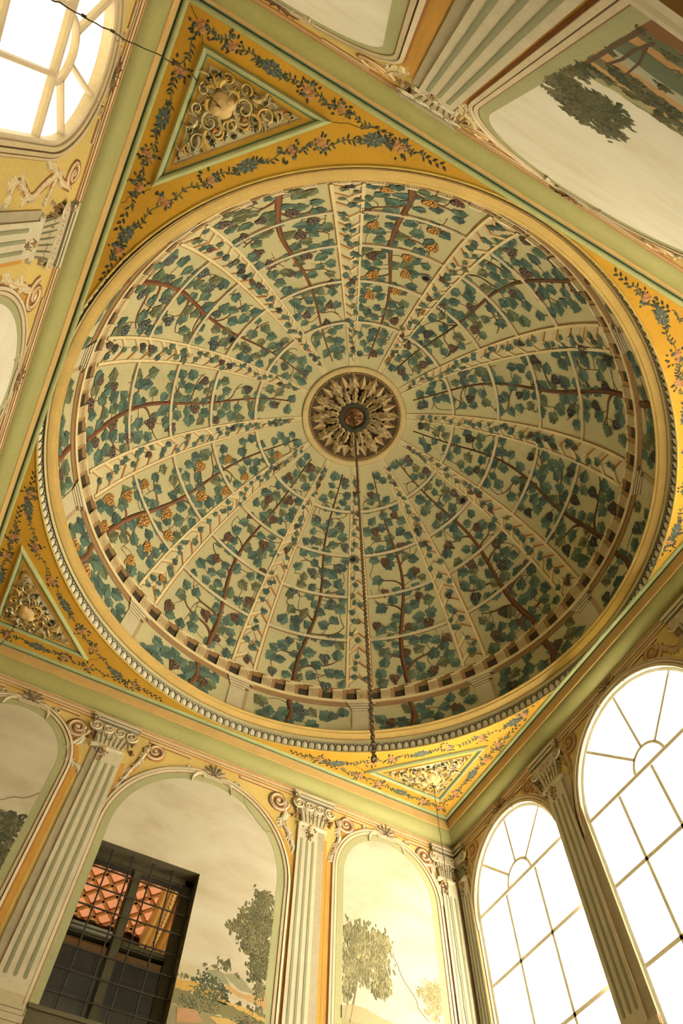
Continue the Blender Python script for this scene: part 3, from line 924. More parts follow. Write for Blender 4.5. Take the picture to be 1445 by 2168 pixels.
ac_big = acanthus(.33, .072, K(204, 172, 112), 3, .05).mesh('acanthus_leaf', M_STUCCO)
ac_sm = acanthus(.24, .040, K(206, 174, 112), 4, .055).mesh('acanthus_leaflet', M_STUCCO)


def on_rose(az, R, extra=0.0):
    o = Vector(P_rose(az, R, extra)); a = math.radians(az)
    y = Vector((math.cos(a), math.sin(a), 0)); x = Vector((math.sin(a), -math.cos(a), 0)); n = Vector((0, 0, -1))
    return Matrix(((x.x, y.x, n.x, o.x), (x.y, y.y, n.y, o.y), (x.z, y.z, n.z, o.z - R * .0), (0, 0, 0, 1)))


ZR = P_rose(0, .5, 0)[2]
for k in range(12):
    a = 30 * k + 15.5
    mt = on_rose(a, .5); mt.translation = Vector((DC.x, DC.y, ZR)); link('star_point', star_me, rose, mt)
    mt = on_rose(a + 15, .5); mt.translation = Vector(P_rose(a + 15, .33, .006)); mt.translation.z = ZR - .01; link('acanthus_leaf', ac_big, rose, mt)
for k in range(18):
    a = 20 * k + 4; mt = on_rose(a, .2); mt.translation = Vector(P_rose(a, .215, 0)); mt.translation.z = ZR - .04; link('acanthus_leaflet', ac_sm, rose, mt)
boss = MB()
ringr(boss, [(.232, .0), (.240, .06), (.225, .085), (.205, .088), (.190, .10), (.170, .095), (.150, .07), (.138, .055)], K(66, 62, 44), 48)
b1 = boss.build('boss_collar', M_STUCCO, rose, label='dark green-black collar')
boss = MB(); ringr(boss, [(.142, .06), (.12, .085), (.09, .07), (.06, .10), (.03, .12), (.004, .125)], K(116, 76, 34), 24)
rr = random.Random(2)
for q in range(26):
    a = rr.uniform(0, 360); R = rr.uniform(.01, .12); d = Vector(P_rose(a, R, .085)); mm = .016
    box(boss, d - Vector((mm, mm, mm)), d + Vector((mm, mm, mm * rr.uniform(.2, 1))), K(150, 88, 36) if q % 3 else K(70, 48, 26))
boss.build('boss', M_GILT, rose, label='rusty gilded boss')

# ================================================================== CEILING CORNERS: stucco panels and flower garlands
CORN = {  # sx, sy, panel label, how pale the stucco is
    'sw': (-1, -1, 'stucco corner panel between the yellow wall and the overhead landscape wall, slanting wire hooked on', 1.0),
    'nw': (-1, 1, 'dim triangular stucco corner panel above the yellow wall and the barred-window wall', .82),
    'ne': (1, 1, 'brightly lit triangular stucco corner panel with a pinkish shield in the window corner', 1.12),
    'se': (1, -1, 'triangular stucco corner panel beyond the right edge, above the window wall', 1.0),
}
PX, PY = 2.803, 2.907
STONE = K(196, 174, 122); GOLDC = K(214, 172, 84); LEAFD = K(70, 70, 48); ROSE_C = K(196, 128, 78); PINK = K(196, 140, 84); BLUE = K(98, 104, 84); STEM = K(92, 96, 64)


def leaf_dab(mb, P, u, v, L, w, ang, h, col, n=None):
    """pointed leaf starting at u, v"""
    ca, sa = math.cos(ang), math.sin(ang)
    out = [(0, 0), (L * .35, w), (L * .7, w * .7), (L, 0), (L * .7, -w * .7), (L * .35, -w)]
    tr = lambda x, y: (u + x * ca - y * sa, v + x * sa + y * ca)
    dk = tuple(q * .72 for q in col)
    ring = [P(*tr(x, y), 0.001) for x, y in out]
    mb.fan(P(*tr(L * .45, 0), h), ring, col, cols=[col, col, col, dk, dk, dk])


def acanthus_leaf(mb, P, u, v, L, w, ang, h, col, curl=0.0):
    """lobed stucco leaf along a bent midrib"""
    pts = [(u + L * t * math.cos(ang + curl * t), v + L * t * math.sin(ang + curl * t)) for t in (0, .25, .5, .75, 1)]
    ribbon(mb, P, pts, [w * .5, w * .9, w, w * .7, w * .12], h, col)
    for i in (1, 2, 3):
        a = ang + curl * i / 4
        for sg in (-1, 1):
            leaf_dab(mb, P, pts[i][0], pts[i][1], w * .85, w * .26, a + sg * .85, h * 1.1, col)


def rosette(mb, P, u, v, r, h, col, rg):
    n = 9
    dk = tuple(q * .62 for q in col); lt = tuple(min(.9, q * 1.2) for q in col)
    ring = [P(u + r * math.cos(6.283 * i / n) * rg.uniform(.85, 1.1), v + r * math.sin(6.283 * i / n) * rg.uniform(.85, 1.1), .001) for i in range(n)]
    mb.fan(P(u, v, h), ring, col, cols=[col, lt, col, dk])
    ring = [P(u + r * .5 * math.cos(6.283 * i / 6 + .4), v + r * .5 * math.sin(6.283 * i / 6 + .4), h * .8) for i in range(6)]
    mb.fan(P(u, v, h * 1.25), ring, dk, cols=[dk, col])


def bouquet(mb, P, u, v, r, rg, tone=1.0):
    for q in range(rg.randint(11, 15)):
        a = rg.uniform(0, 6.28); d = r * rg.uniform(.35, .95)
        leaf_dab(mb, P, u + d * math.cos(a), v + d * math.sin(a), r * rg.uniform(.3, .5), r * .13, a + rg.uniform(-.5, .5), .004, rg.choice((LEAFD, LEAFD, K(70, 78, 60), K(92, 82, 60))))
    for q in range(rg.randint(3, 4)):
        a = rg.uniform(0, 6.28); d = r * rg.uniform(.1, .5)
        rosette(mb, P, u + d * math.cos(a), v + d * math.sin(a), r * rg.uniform(.3, .42), .006, rg.choice((ROSE_C, PINK, PINK, K(190, 130, 80))), rg)
    for q in range(2):
        a = rg.uniform(0, 6.28); rosette(mb, P, u + r * .55 * math.cos(a), v + r * .55 * math.sin(a), r * .24, .007, BLUE, rg)


def blue_motif(mb, P, u, v, r, ang, rg):
    n = 22; ca, sa = math.cos(ang), math.sin(ang); ring = []
    for i in range(n):
        t = 6.283 * i / n; k = (1.0 if i % 2 else .72) * rg.uniform(.88, 1.1)
        x, y = r * 1.35 * math.cos(t) * k, r * .72 * math.sin(t) * k
        ring.append(P(u + x * ca - y * sa, v + x * sa + y * ca, .001))
    dk = tuple(q * .6 for q in BLUE)
    mb.fan(P(u, v, .004), ring, BLUE, cols=[BLUE, dk, tuple(q * 1.25 for q in BLUE)])
    dab(mb, P, u, v, r * .34, r * .2, ang, .008, K(206, 150, 70), 8)
    dab(mb, P, u, v, r * .55, r * .34, ang, .006, dk, 10)
    for s in (-1, 1):
        for q in range(3):
            leaf_dab(mb, P, u + s * r * 1.1 * ca, v + s * r * 1.1 * sa, r * .7, r * .12, ang + (0 if s > 0 else math.pi) + (q - 1) * .5, .004, dk)


def vine_line(mb, P, a, b, rg):
    dx, dy = b[0] - a[0], b[1] - a[1]; L = math.hypot(dx, dy); nx, ny = -dy / L, dx / L
    pts = [(a[0] + dx * t + nx * .016 * math.sin(t * 9 + a[0] * 7), a[1] + dy * t + ny * .016 * math.sin(t * 9 + a[0] * 7)) for t in [i / 10 for i in range(11)]]
    ribbon(mb, P, pts, .008, .003, STEM, prof=THIN)
    an = math.atan2(dy, dx)
    for i in range(1, 10):
        for sg in (-1, 1):
            if rg.random() < .75:
                leaf_dab(mb, P, pts[i][0], pts[i][1], rg.uniform(.03, .055), .009, an + sg * rg.uniform(.5, 1.3), .004, rg.choice((LEAFD, STEM, BLUE)))


ARC_C = [('tail', -2.901, -1.151), ('bou', -2.890, -1.26), ('blue', -2.862, -1.41), ('bou', -2.669, -1.798), ('bou', -2.41, -2.108), ('blue', -2.186, -2.338),
         ('bou', -1.93, -2.575), ('bou', -1.745, -2.737), ('blue', -1.40, -2.95), ('bou', -1.19, -3.005), ('tail', -0.99, -3.03)]
LEG_C = [('tail', -1.44, -3.02), ('bou', -1.717, -3.006), ('bou', -1.989, -3.008), ('blue', -2.295, -3.003), ('bou', -2.614, -3.004), ('bou', -2.86, -2.99), ('bou', -2.901, -2.682),
         ('blue', -2.894, -2.326), ('bou', -2.906, -2.05), ('bou', -2.900, -1.791), ('tail', -2.92, -1.58)]
for ci, (cn, (sx, sy, lab, tone)) in enumerate(CORN.items()):
    rg = random.Random(40 + ci)
    # garlands painted on the flat ceiling
    for seq, nm in ((ARC_C, 'following the round moulding'), (LEG_C, 'framing the triangular panel')):
        mb = MB(); pts = [(k, -x * sx, -y * sy) for k, x, y in seq]
        for (k0, x0, y0), (k1, x1, y1) in zip(pts, pts[1:]):
            vine_line(mb, P_ceil, (x0, y0), (x1, y1), rg)
        for i, (k, x, y) in enumerate(pts):
            a = math.atan2(pts[min(i + 1, len(pts) - 1)][2] - pts[max(i - 1, 0)][2], pts[min(i + 1, len(pts) - 1)][1] - pts[max(i - 1, 0)][1])
            if k == 'bou':
                bouquet(mb, P_ceil, x, y, .083, rg)
            elif k == 'blue':
                blue_motif(mb, P_ceil, x, y, .078, a, rg)
            else:
                for q in range(6):
                    a2 = a if i else a + math.pi
                    leaf_dab(mb, P_ceil, x + .03 * q * math.cos(a2), y + .03 * q * math.sin(a2), .05, .012, a2 + (.6 if q % 2 else -.6), .004, LEAFD)
        mb.build('flower_garland', M_PAINT, ceiling, label='painted flower garland ' + nm)
    if cn == 'se':
        continue                                                         # its panel lies outside the frame
    # stucco panel; local coordinates p, q run from the right-angled corner along the two walls
    o = (sx * PX, sy * PY)
    root = thing('stucco_panel', (o[0] - sx * .35, o[1] - sy * .35, ZC), label=lab, category='ceiling panel', group='corner stucco panels')
    Pq = lambda p, q, h, sx=sx, sy=sy: (sx * (PX - p), sy * (PY - q), ZC - h)
    L = 1.07; w = .056
    k2 = w * (1 + math.sqrt(2))
    out = [(0, 0), (L, 0), (0, L)]
    mb = MB()
    prof = ((0, 0), (.1, .55), (.35, 1), (.6, .9), (.8, .45), (.86, .3), (1, .18))

    def inset(d):
        return [(d, d), (L - d * (1 + math.sqrt(2)), d), (d, L - d * (1 + math.sqrt(2)))]
    rows = [[Pq(*pt, .034 * k) for pt in inset(w * x) + [inset(w * x)[0]]] for x, k in prof]
    mb.grid(rows, GREEN_L, smooth=False, colfn=lambda i, j: (GREEN_D if i in (4, 5) else (SAGE if i == 2 else GREEN_L)))
    mb.build('frame', M_STUCCO, root, label='pale green half-round frame')
    mb = MB(); a = inset(.054); mb.face([Pq(*pt, .006) for pt in a], K(200, 154, 56)); mb.build('margin', M_PAINT, root, label='ochre margin')
    mb = MB(); b = inset(.088); rows = [[Pq(*pt, h) for pt in c + [c[0]]] for c, h in ((b, .006), (b, .014), (inset(.096), .014), (inset(.1), .009))]
    mb.grid(rows, K(176, 132, 62), smooth=False); mb.face([Pq(*pt, .009) for pt in inset(.099)], tuple(v * 1.0 for v in K(196, 178, 128)))
    mb.build('field', M_STUCCO, root, label='grey-cream recessed field')
    Pr = lambda p, q, h, Pq=Pq: Pq(p, q, h + .009)
    GC = [GOLDC, STONE, K(206, 178, 112)]
    # dense low-relief rocaille that fills the field
    mb = MB(); q_ = 0
    while q_ < 120:
        u, v = rg.uniform(.12, .78), rg.uniform(.12, .78)
        if u + v > .86:
            continue
        q_ += 1; c_ = rg.choice((STONE, STONE, K(176, 152, 100), K(150, 122, 72), GOLDC, K(206, 184, 130)))
        if rg.random() < .45:
            r_ = rg.uniform(.018, .034); sp = spiral(u, v, r_, r_ * .2, rg.uniform(0, 6.28), rg.choice((1.2, -1.2)), 9)
            ribbon(mb, Pr, sp, [.011 - .0006 * i for i in range(10)], .017, c_, prof=THIN)
        else:
            acanthus_leaf(mb, Pr, u, v, rg.uniform(.05, .085), .024, rg.uniform(0, 6.28), .016, c_, rg.uniform(-1.4, 1.4))
    mb.build('rocaille', M_STUCCO, root, kind='stuff', label='dense low-relief rocaille leaves and curls')
    # shield
    mb = MB(); cu, cv = .285, .295
    for k, (dx, dy, rx, ry, an) in enumerate(((0, 0, .100, .082, .78), (.045, -.03, .055, .05, 0), (-.03, .045, .055, .05, 0))):
        bead(mb, Pr, cu + dx, cv + dy, rx, ry, .05, K(214, 176, 108), 14, an, 4)
    mb.build('shield', M_STUCCO, root, label='smooth swelling shield')
    for sg in (-1, 1):                                                   # scrolls, mirrored about the bisector
        fl = (lambda p, q: (p, q)) if sg > 0 else (lambda p, q: (q, p))
        for (u, v, r0, a0, tn, wd) in ((.44, .24, .085, 2.2, 1.25, .026), (.40, .12, .05, .4, -1.3, .02), (.48, .32, .055, 3.4, -1.2, .02), (.61, .21, .07, 2.4, 1.3, .022),
                                       (.68, .16, .04, .8, -1.2, .018), (.26, .12, .045, 3.6, 1.2, .02), (.17, .17, .035, 5, 1.1, .016), (.385, .40, .05, 2.2, 1.3, .02),
                                       (.56, .13, .035, 4.2, 1.2, .015), (.74, .13, .028, 1.0, -1.1, .014)):
            mb = MB(); sp = [fl(*t) for t in spiral(u, v, r0, r0 * .2, a0, tn, 16)]
            ribbon(mb, Pr, sp, [wd * (1.15 - .6 * i / 16) for i in range(17)], .03, rg.choice(GC)); mb.build('scroll', M_GILT if tone != 1.0 or rg.random() < .5 else M_STUCCO, root)
        for (u, v, Ln, an, cr) in ((.36, .28, .14, .2, .9), (.50, .24, .13, -.5, 1.2), (.47, .15, .12, .3, -1.1), (.58, .25, .08, -.3, 1.0), (.64, .15, .09, -.1, .9), (.30, .18, .10, -.9, 1.4),
                                   (.42, .33, .10, .7, -1.1), (.57, .2, .09, 1.1, -1.0), (.72, .125, .07, -.2, .6), (.22, .2, .09, -2.2, 1.2)):
            mb = MB(); p = fl(u, v); a2 = an if sg > 0 else math.pi / 2 - an
            acanthus_leaf(mb, Pr, p[0], p[1], Ln, .045, a2, .03, rg.choice(GC), cr if sg > 0 else -cr); mb.build('acanthus_leaf', M_GILT if rg.random() < .6 else M_STUCCO, root)
        mb = MB()
        for (u, v, Ln, an) in ((.72, .115, .08, .05), (.67, .13, .05, .6), (.54, .29, .07, .9), (.52, .26, .06, .2), (.59, .23, .05, .5), (.455, .36, .06, .6), (.44, .42, .04, 1.2), (.65, .18, .05, .4)):
            p = fl(u, v); a2 = an if sg > 0 else math.pi / 2 - an
            for d in (-.45, 0, .45):
                leaf_dab(mb, Pr, p[0], p[1], Ln * (1 if d == 0 else .75), .012, a2 + d, .022, LEAFD)
        mb.build('dark_leaf_spray', M_STUCCO, root, kind='stuff', label='blackened green leaf spray')
        for (u, v) in ((.57, .25), (.47, .30), (.70, .125)):
            mb = MB(); p = fl(u, v); bead(mb, Pr, p[0], p[1], .024, .024, .028, K(206, 120, 78), 9); mb.build('rose_bud', M_STUCCO, root, label='coral rose bud')
    mb = MB()
    for d in (-.7, -.3, .1, .5, .9):
        leaf_dab(mb, Pr, .185, .185, .09, .018, math.pi * 1.25 + d - .1, .024, LEAFD)
    mb.build('dark_leaf_spray', M_STUCCO, root, kind='stuff', label='blackened green leaf spray')
    mb = MB(); acanthus_leaf(mb, Pr, .21, .21, .1, .05, math.pi * 1.25, .04, GOLDC); mb.build('acanthus_leaf', M_GILT, root)

# plaster joints and cracks in the ochre ceiling
mb = MB()
for a in (((-2.80, -2.91), (-2.97, -3.08)), ((-1.74, -2.91), (-1.30, -3.06)), ((-2.80, -1.83), (-2.98, -1.62)), ((1.74, 2.91), (1.5, 2.86)), ((-1.74, 2.91), (-1.6, 2.80))):
    (x0, y0), (x1, y1) = a
    ribbon(mb, P_ceil, [(x0 + (x1 - x0) * i / 8 + .01 * math.sin(i * 2.3 + x0), y0 + (y1 - y0) * i / 8 + .01 * math.cos(i * 1.7)) for i in range(9)], .007, .0015, K(112, 82, 30), prof=THIN)
mb.build('cracks', M_PAINT, ceiling, label='hairline cracks in the ochre plaster', kind='stuff')

# ================================================================== WALL ARCHITECTURE (painted and stuccoed)
def scroll_piece(P, parent, cu, cv, r, mir, tail, col=None, sh=True, volute=True):
    """spandrel volute with a leafy tail; mir = +-1 (which way it curls), tail = list of points"""
    col = col or CREAM; dk = RUST; r *= 1.42; P_f = P; P = lambda u, z, h: P_f(u, z, h * .7)
    if volute:
        sp = spiral(cu, cv, r * .12, r, math.pi * .5, 1.75 * mir, 26)
        mb = MB()
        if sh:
            ribbon(mb, P, [(u + .018, v - .022) for u, v in sp], r * .30, .004, OCH_SHADOW)  # offset copy painted as the scroll's cast shadow
        ribbon(mb, P, sp, [r * (.16 + .30 * i / 26) + .016 for i in range(27)], .012, K(160, 112, 62), prof=FLAT)
        ribbon(mb, P, sp, [r * (.14 + .30 * i / 26) for i in range(27)], .026, col)
        ribbon(mb, P, sp, [r * (.05 + .06 * i / 26) for i in range(27)], .029, tuple(v * 1.6 for v in dk), h0=.02)
        bead(mb, P, cu, cv, r * .22, r * .22, .028, col, 9)
        mb.build('scroll', M_STUCCO, parent, label='cream painted scroll')
    mb = MB(); tl = smooth_path(tail, 5); n = len(tl)
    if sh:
        ribbon(mb, P, [(u + .016, v - .02) for u, v in tl], r * .4, .003, OCH_SHADOW)  # painted cast shadow of the tail
    ribbon(mb, P, tl, [r * (.54 - .34 * i / (n - 1)) + .018 for i in range(n)], .008, K(160, 112, 62), prof=FLAT)
    ribbon(mb, P, tl, [r * (.52 - .34 * i / (n - 1)) * (1 + .16 * math.sin(i * 1.9)) for i in range(n)], .024, col)
    ribbon(mb, P, tl, [r * .06] * n, .027, tuple(v * 1.6 for v in dk), h0=.018, prof=THIN)
    for i in range(2, n, 3):
        an = math.atan2(tl[i][1] - tl[i - 1][1], tl[i][0] - tl[i - 1][0])
        for sg in (-1, 1):
            leaf_dab(mb, P, tl[i][0], tl[i][1], r * .40, r * .17, an + sg * .6, .022, col)
    for q, (f, sg) in enumerate(((.22, 1), (.42, -1), (.62, 1), (.80, -1), (.97, 1))):
        i = min(n - 1, max(1, int(f * n))); an = math.atan2(tl[i][1] - tl[i - 1][1], tl[i][0] - tl[i - 1][0])
        acanthus_leaf(mb, P, tl[i][0], tl[i][1], r * (1.25 - .1 * q), r * .50, an + sg * mir * .45, .022, col, -sg * mir * .7)
    mb.build('scroll_leaf', M_STUCCO, parent, kind='stuff')


def keystone(P, parent, u, v, s=1.0, col=None):
    """shell-and-leaf ornament on the crown of an arch"""
    col = col or CREAM2; mb = MB(); s *= 1.2; P_f = P; P = lambda u, z, h: P_f(u, z, h * .55); LT = tuple(v * .68 for v in col)
    slab(mb, P, [(u - .09 * s, v - .10 * s), (u + .09 * s, v - .10 * s), (u + .11 * s, v - .06 * s), (u - .11 * s, v - .06 * s)], .03, col, LT)
    for q in range(7):
        a = math.pi * (.08 + .84 * q / 6)
        leaf_dab(mb, P, u, v - .06 * s, .15 * s, .034 * s, a, .045, col if q % 2 else LT)
        ribbon(mb, P, [(u + .02 * math.cos(a), v - .06 * s + .02 * math.sin(a)), (u + .13 * s * math.cos(a), v - .06 * s + .13 * s * math.sin(a))], .007, .052, BROWN, h0=.03, prof=THIN)
    for sg in (-1, 1):
        acanthus_leaf(mb, P, u + sg * .08 * s, v - .05 * s, .17 * s, .05 * s, (0 if sg > 0 else math.pi) + sg * .25, .04, col, -sg * 1.1)
        sp = spiral(u + sg * .24 * s, v - .05 * s, .006, .035 * s, 1.0, 1.3 * sg, 12)
        ribbon(mb, P, sp, .016 * s, .03, col)
    mb.build('keystone_shell', M_STUCCO, parent, label='shell and leaf ornament at the arch crown')


def arch_band(mb, P, c, r, zs, ry, zb, d0, d1, h0, h1, col, n=30):
    """flat or raised strip between two offsets of the arch line"""
    A = arch_pts(c, r, zs, ry, d0, n, zb); B = arch_pts(c, r, zs, ry, d1, n, zb)
    rows = [[P(u, z, 0.0) for u, z in A], [P(u, z, h0) for u, z in A], [P(u, z, h1) for u, z in B], [P(u, z, 0.0) for u, z in B]]
    mb.grid(rows, col, smooth=False)


def arch_frame(P, parent, c, r, zs, ry, zb, green=None, shadow=(1, .07)):
    """mouldings round an arched field, from the outside in"""
    mb = MB()
    sd, sw = shadow
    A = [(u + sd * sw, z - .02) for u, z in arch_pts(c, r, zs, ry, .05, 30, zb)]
    ribbon(mb, P, A, .07, .003, OCH_SHADOW, prof=FLAT, smooth=False)
    arch_band(mb, P, c, r, zs, ry, zb, .078, .066, .008, .012, RUST)
    arch_band(mb, P, c, r, zs, ry, zb, .066, .042, .018, .022, K(226, 204, 154))
    arch_band(mb, P, c, r, zs, ry, zb, .042, .032, .008, .008, K(132, 92, 52))
    arch_band(mb, P, c, r, zs, ry, zb, .032, .006, .015, .012, K(216, 192, 142))
    arch_band(mb, P, c, r, zs, ry, zb, .006, -.002, .007, .007, K(150, 112, 66))
    mb.build('arch_moulding', M_STUCCO, parent, label='cream and brown arch moulding')
    if green:
        mb = MB(); arch_band(mb, P, c, r, zs, ry, zb, .0, -green, .005, .005, SAGE); mb.build('green_band', M_PAINT, parent, label='sage green inner band')


def pilaster(P, base_z, u0, u1, label, ret=(), mir=1, tone=1.0, group='fluted pilasters', cap=(-.335, -.745), base=True, cap_u=None, shade=None, rel=.5):
    """fluted pilaster with a volute capital. ret: (side, width) of the grey return, painted as its shaded side"""
    t = lambda c: tuple(v * tone for v in c)
    P_full = P; P = lambda u, z, h: P_full(u, z, h if h < .031 else .031 + (h - .031) * rel)
    root = thing('pilaster', P((u0 + u1) / 2, base_z, .02), label=label, category='pilaster', group=group)
    w = u1 - u0; zt, zb = cap; bot = -3.03 if base else base_z
    mb = MB(); slab(mb, P, rect(u0, u1, bot, zb + .02), .028, t(CREAM), t(TAN)); mb.build('shaft', M_STUCCO, root)
    for sd, wd in ret:
        mb = MB(); a, b = (u0 - wd, u0) if sd < 0 else (u1, u1 + wd)
        slab(mb, P, rect(a, b, bot, zb + .02), .014, t(GREYB), t(TAN)); mb.build('return', M_STUCCO, root, label='grey-tan side return painted as shade')  # grey side band with the pilaster's shade painted in
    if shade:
        mb = MB(); a, b = shade; slab(mb, P, rect(a, b, base_z, zb - .05), .004, t(OCH_SHADOW), t(OCH_SHADOW)); mb.build('shadow_stripe', M_PAINT, root, label='deep ochre painted shadow stripe')  # cast-shadow stripe painted beside the shaft
    for q in (-1, 0, 1):
        fu = (u0 + u1) / 2 + q * w * .29
        mb = MB(); hw = w * .054; fb = bot + .10
        pts = [(fu - hw, fb + hw), (fu - hw * .7, fb + hw * .25), (fu, fb), (fu + hw * .7, fb + hw * .25), (fu + hw, fb + hw)] + [(fu + hw, zb - .15), (fu + hw * .7, zb - .14), (fu - hw * .7, zb - .14), (fu - hw, zb - .15)]
        slab(mb, P, pts, .030, t(FLUTE), t(FLUTE), h0=.02)
        slab(mb, P, rect(fu - hw, fu - hw * .5, fb + hw, zb - .15), .0315, t(K(140, 138, 98)), h0=.029)
        mb.build('flute', M_PAINT, root, label='grey-green flute')
    c = (u0 + u1) / 2 if cap_u is None else (cap_u[0] + cap_u[1]) / 2
    cw = (w * 1.85 if cap_u is None else cap_u[1] - cap_u[0]); H = zt - zb
    r = random.Random(int(abs(u0) * 1000))
    capg = thing('capital', P(c, zb, .03)); capg.parent = root; capg.matrix_parent_inverse = Matrix.Translation(-LOC[root.name]); LOC[capg.name] = Vector(P(c, zb, .03))
    capg['label'] = 'capital with four volutes, leaf garland and bell'
    mb = MB()
    for a, b, hh, k in ((0, .07, .085, .50), (.075, .10, .05, .44), (.10, .155, .07, .475)):
        slab(mb, P, rect(c - cw * k, c + cw * k, zt - H * b, zt - H * a), hh, t(CREAM), t(K(150, 138, 100)))
    slab(mb, P, [(c - cw * .5, zt), (c - cw * .40, zt - H * .16), (c - cw * .36, zt - H * .16), (c - cw * .40, zt)], .09, t(CREAM2), t(TAN))
    mb.build('abacus', M_STUCCO, capg)
    mb = MB(); bl = [(c - cw * .36, zt - H * .2), (c + cw * .36, zt - H * .2), (c + cw * .27, zb + .05), (c - cw * .27, zb + .05)]
    slab(mb, P, bl, .04, t(CREAM2), t(TAN))
    for q in range(7):
        k = -1 + 2 * q / 6; a = c + k * cw * .25
        ribbon(mb, P, [(a, zb + .07), (c + k * cw * .29, zt - H * .62), (c + k * cw * .33, zt - H * .45)], [.016, .018, .01], .047, t(K(112, 108, 76)), h0=.04, prof=THIN)
    mb.build('bell', M_STUCCO, capg)
    for q, (k, rr, dr) in enumerate(((-.37, .068, -1), (-.125, .058, 1), (.125, .058, -1), (.37, .068, 1))):
        mb = MB(); cu, cv = c + k * cw, zt - H * .34
        sp = spiral(cu, cv, rr * .1, rr, .6 if dr > 0 else 2.5, 1.9 * dr, 26)
        dab(mb, P, cu, cv, rr, rr, 0, .05, t(TAN), 14, h0=.045)
        ribbon(mb, P, sp, [rr * (.12 + .22 * i / 26) for i in range(27)], .076, t(CREAM), h0=.045)
        bead(mb, P, cu, cv, rr * .26, rr * .26, .085, t(CREAM), 8)
        mb.build('volute', M_STUCCO, capg)
    mb = MB(); GARC = (t(K(178, 140, 88)), t(CREAM2), t(K(146, 104, 60)), t(K(196, 164, 110)))
    for q in range(46):                                                  # hanging garland of leaves
        k = r.uniform(-1, 1); a = c + k * cw * .47; v = zt - H * (.48 + .16 * (1 - k * k) + (.30 if abs(k) > .9 else 0) * r.random()) + r.uniform(-.02, .02)
        leaf_dab(mb, P, a, v, r.uniform(.042, .068), .017, r.uniform(0, 6.28), .075, r.choice(GARC))
    mb.build('garland', M_STUCCO, capg, kind='stuff', label='leaf and flower garland')
    mb = MB()
    ribbon(mb, P, [(c - cw * .31, zb + .035), (c + cw * .31, zb + .035)], .05, .07, t(CREAM), h0=.02)
    for sg in (-1, 1):
        bead(mb, P, c + sg * cw * .31, zb + .035, .03, .027, .075, t(CREAM2), 8)
    mb.build('necking', M_STUCCO, capg)
    mb = MB()
    for q in range(34):
        v = r.random(); a = c - mir * .03 + r.uniform(-1, 1) * cw * .17 * (1 - v); z = zb + .05 - .17 * v
        leaf_dab(mb, P, a, z, .045, .014, -math.pi / 2 + r.uniform(-.9, .9), .085, r.choice(GARC))
    bead(mb, P, c - mir * .03, zb + .02, .035, .035, .09, t(K(190, 150, 92)), 9)
    mb.build('leaf_drop', M_STUCCO, capg, kind='stuff', label='hanging leaf bunch')
    if base:
        mb = MB()
        for a, b, k, hh in ((-3.03, -3.10, 0, .028), (-3.10, -3.125, .02, .045), (-3.13, -3.16, .03, .05), (-3.165, -3.21, .045, .06), (-3.21, -3.6, .06, .045)):
            slab(mb, P, rect(u0 - k - (ret[0][1] if ret and ret[0][0] < 0 else 0), u1 + k, b, a), hh, t(CREAM2), t(BROWN))
        mb.build('base', M_STUCCO, root)
    return root


# ------------------------------------------------------------------ murals
def mural_sky(P, root, c, r, zs, ry, zb, off=.0, hole=None, mat=None):
    """painted sky field of an arch; hole = (u0, u1, z1): opening cut out up to z1"""
    mb = MB(); us = sorted({round(c - (r - off) * math.cos(math.pi * i / 30), 5) for i in range(31)} | ({hole[0], hole[1]} if hole else set()))
    for a, b in zip(us, us[1:]):
        za, zb2 = [zs + (ry - off) * max(0, 1 - min(1, abs((x - c) / (r - off))) ** 2) ** .5 for x in (a, b)]
        lo = hole[2] if hole and hole[0] - 1e-6 <= a and b <= hole[1] + 1e-6 else zb
        mb.face([P(a, lo, .003), P(b, lo, .003), P(b, zb2, .003), P(a, za, .003)], (1, 1, 1))
    return mb.build('painted_sky', mat or M_SKY, root, label='cloudy cream-grey painted sky')


def foliage(P, root, blobs, n, cols, seed, name='painted_foliage', size=(.022, .05), h=.006, droop=0.0, clip=None, label=None):
    """tree crown of many brush dabs; blobs: (u, v, ru, rv)"""
    r = random.Random(seed); mb = MB(); tot = sum(b[2] * b[3] for b in blobs); items = []; under = []
    for (u, v, ru, rv) in blobs:
        for _ in range(max(3, int(2.6 * n * ru * rv / tot / 15))):       # leaf clumps with sky between them
            a = r.uniform(0, 6.283); d = r.random() ** .5 * 1.06
            cx, cy = u + ru * d * math.cos(a), v + rv * d * math.sin(a); kk = r.uniform(.82, 1.16) * (1.06 if math.sin(a) > 0 else .92); c0 = r.choice(cols)
            sg = .26 * min(ru, rv) + .006
            if d < .85:
                under.append((cx, cy, min(ru, rv) * r.uniform(.34, .5), c0, kk))
            for _ in range(15):
                items.append((cx + r.gauss(0, sg), cy + r.gauss(0, sg * .8), kk, c0))
    for x, y, q, c0, kk in under:                                        # broad under-painting
        if clip is None or all(clip(x + q * .9 * a, y + q * .9 * b) for a, b in ((1, 0), (-1, 0), (0, 1), (0, -1))):
            dab(mb, P, x, y, q, q * .8, r.uniform(0, 3), .0045, tuple(v * kk * .94 for v in c0), 9, .22, r, h0=.0035)
    for x, y, kk, c0 in items:
        if clip and not clip(x, y):
            continue
        s = r.uniform(*size) * .58
        k = r.uniform(.9, 1.1) * kk
        c = c0; an = r.uniform(0, 3.14) if not droop else -math.pi / 2 + r.uniform(-.5, .5)
        dab(mb, P, x, y, s * (1.5 if droop else 1.2), s * .62, an, h + r.uniform(0, .004), tuple(v * k for v in c), 6, .25, r, h0=.0035)
    return mb.build(name, M_PAINT, root, kind='stuff', **({'label': label} if label else {}))


def trunk(P, root, pts, w0, w1, col):
    mb = MB(); n = len(pts); ribbon(mb, P, pts, [w0 + (w1 - w0) * i / (n - 1) for i in range(n)], .006, col, h0=.003, prof=THIN); mb.build('painted_trunk', M_PAINT, root)


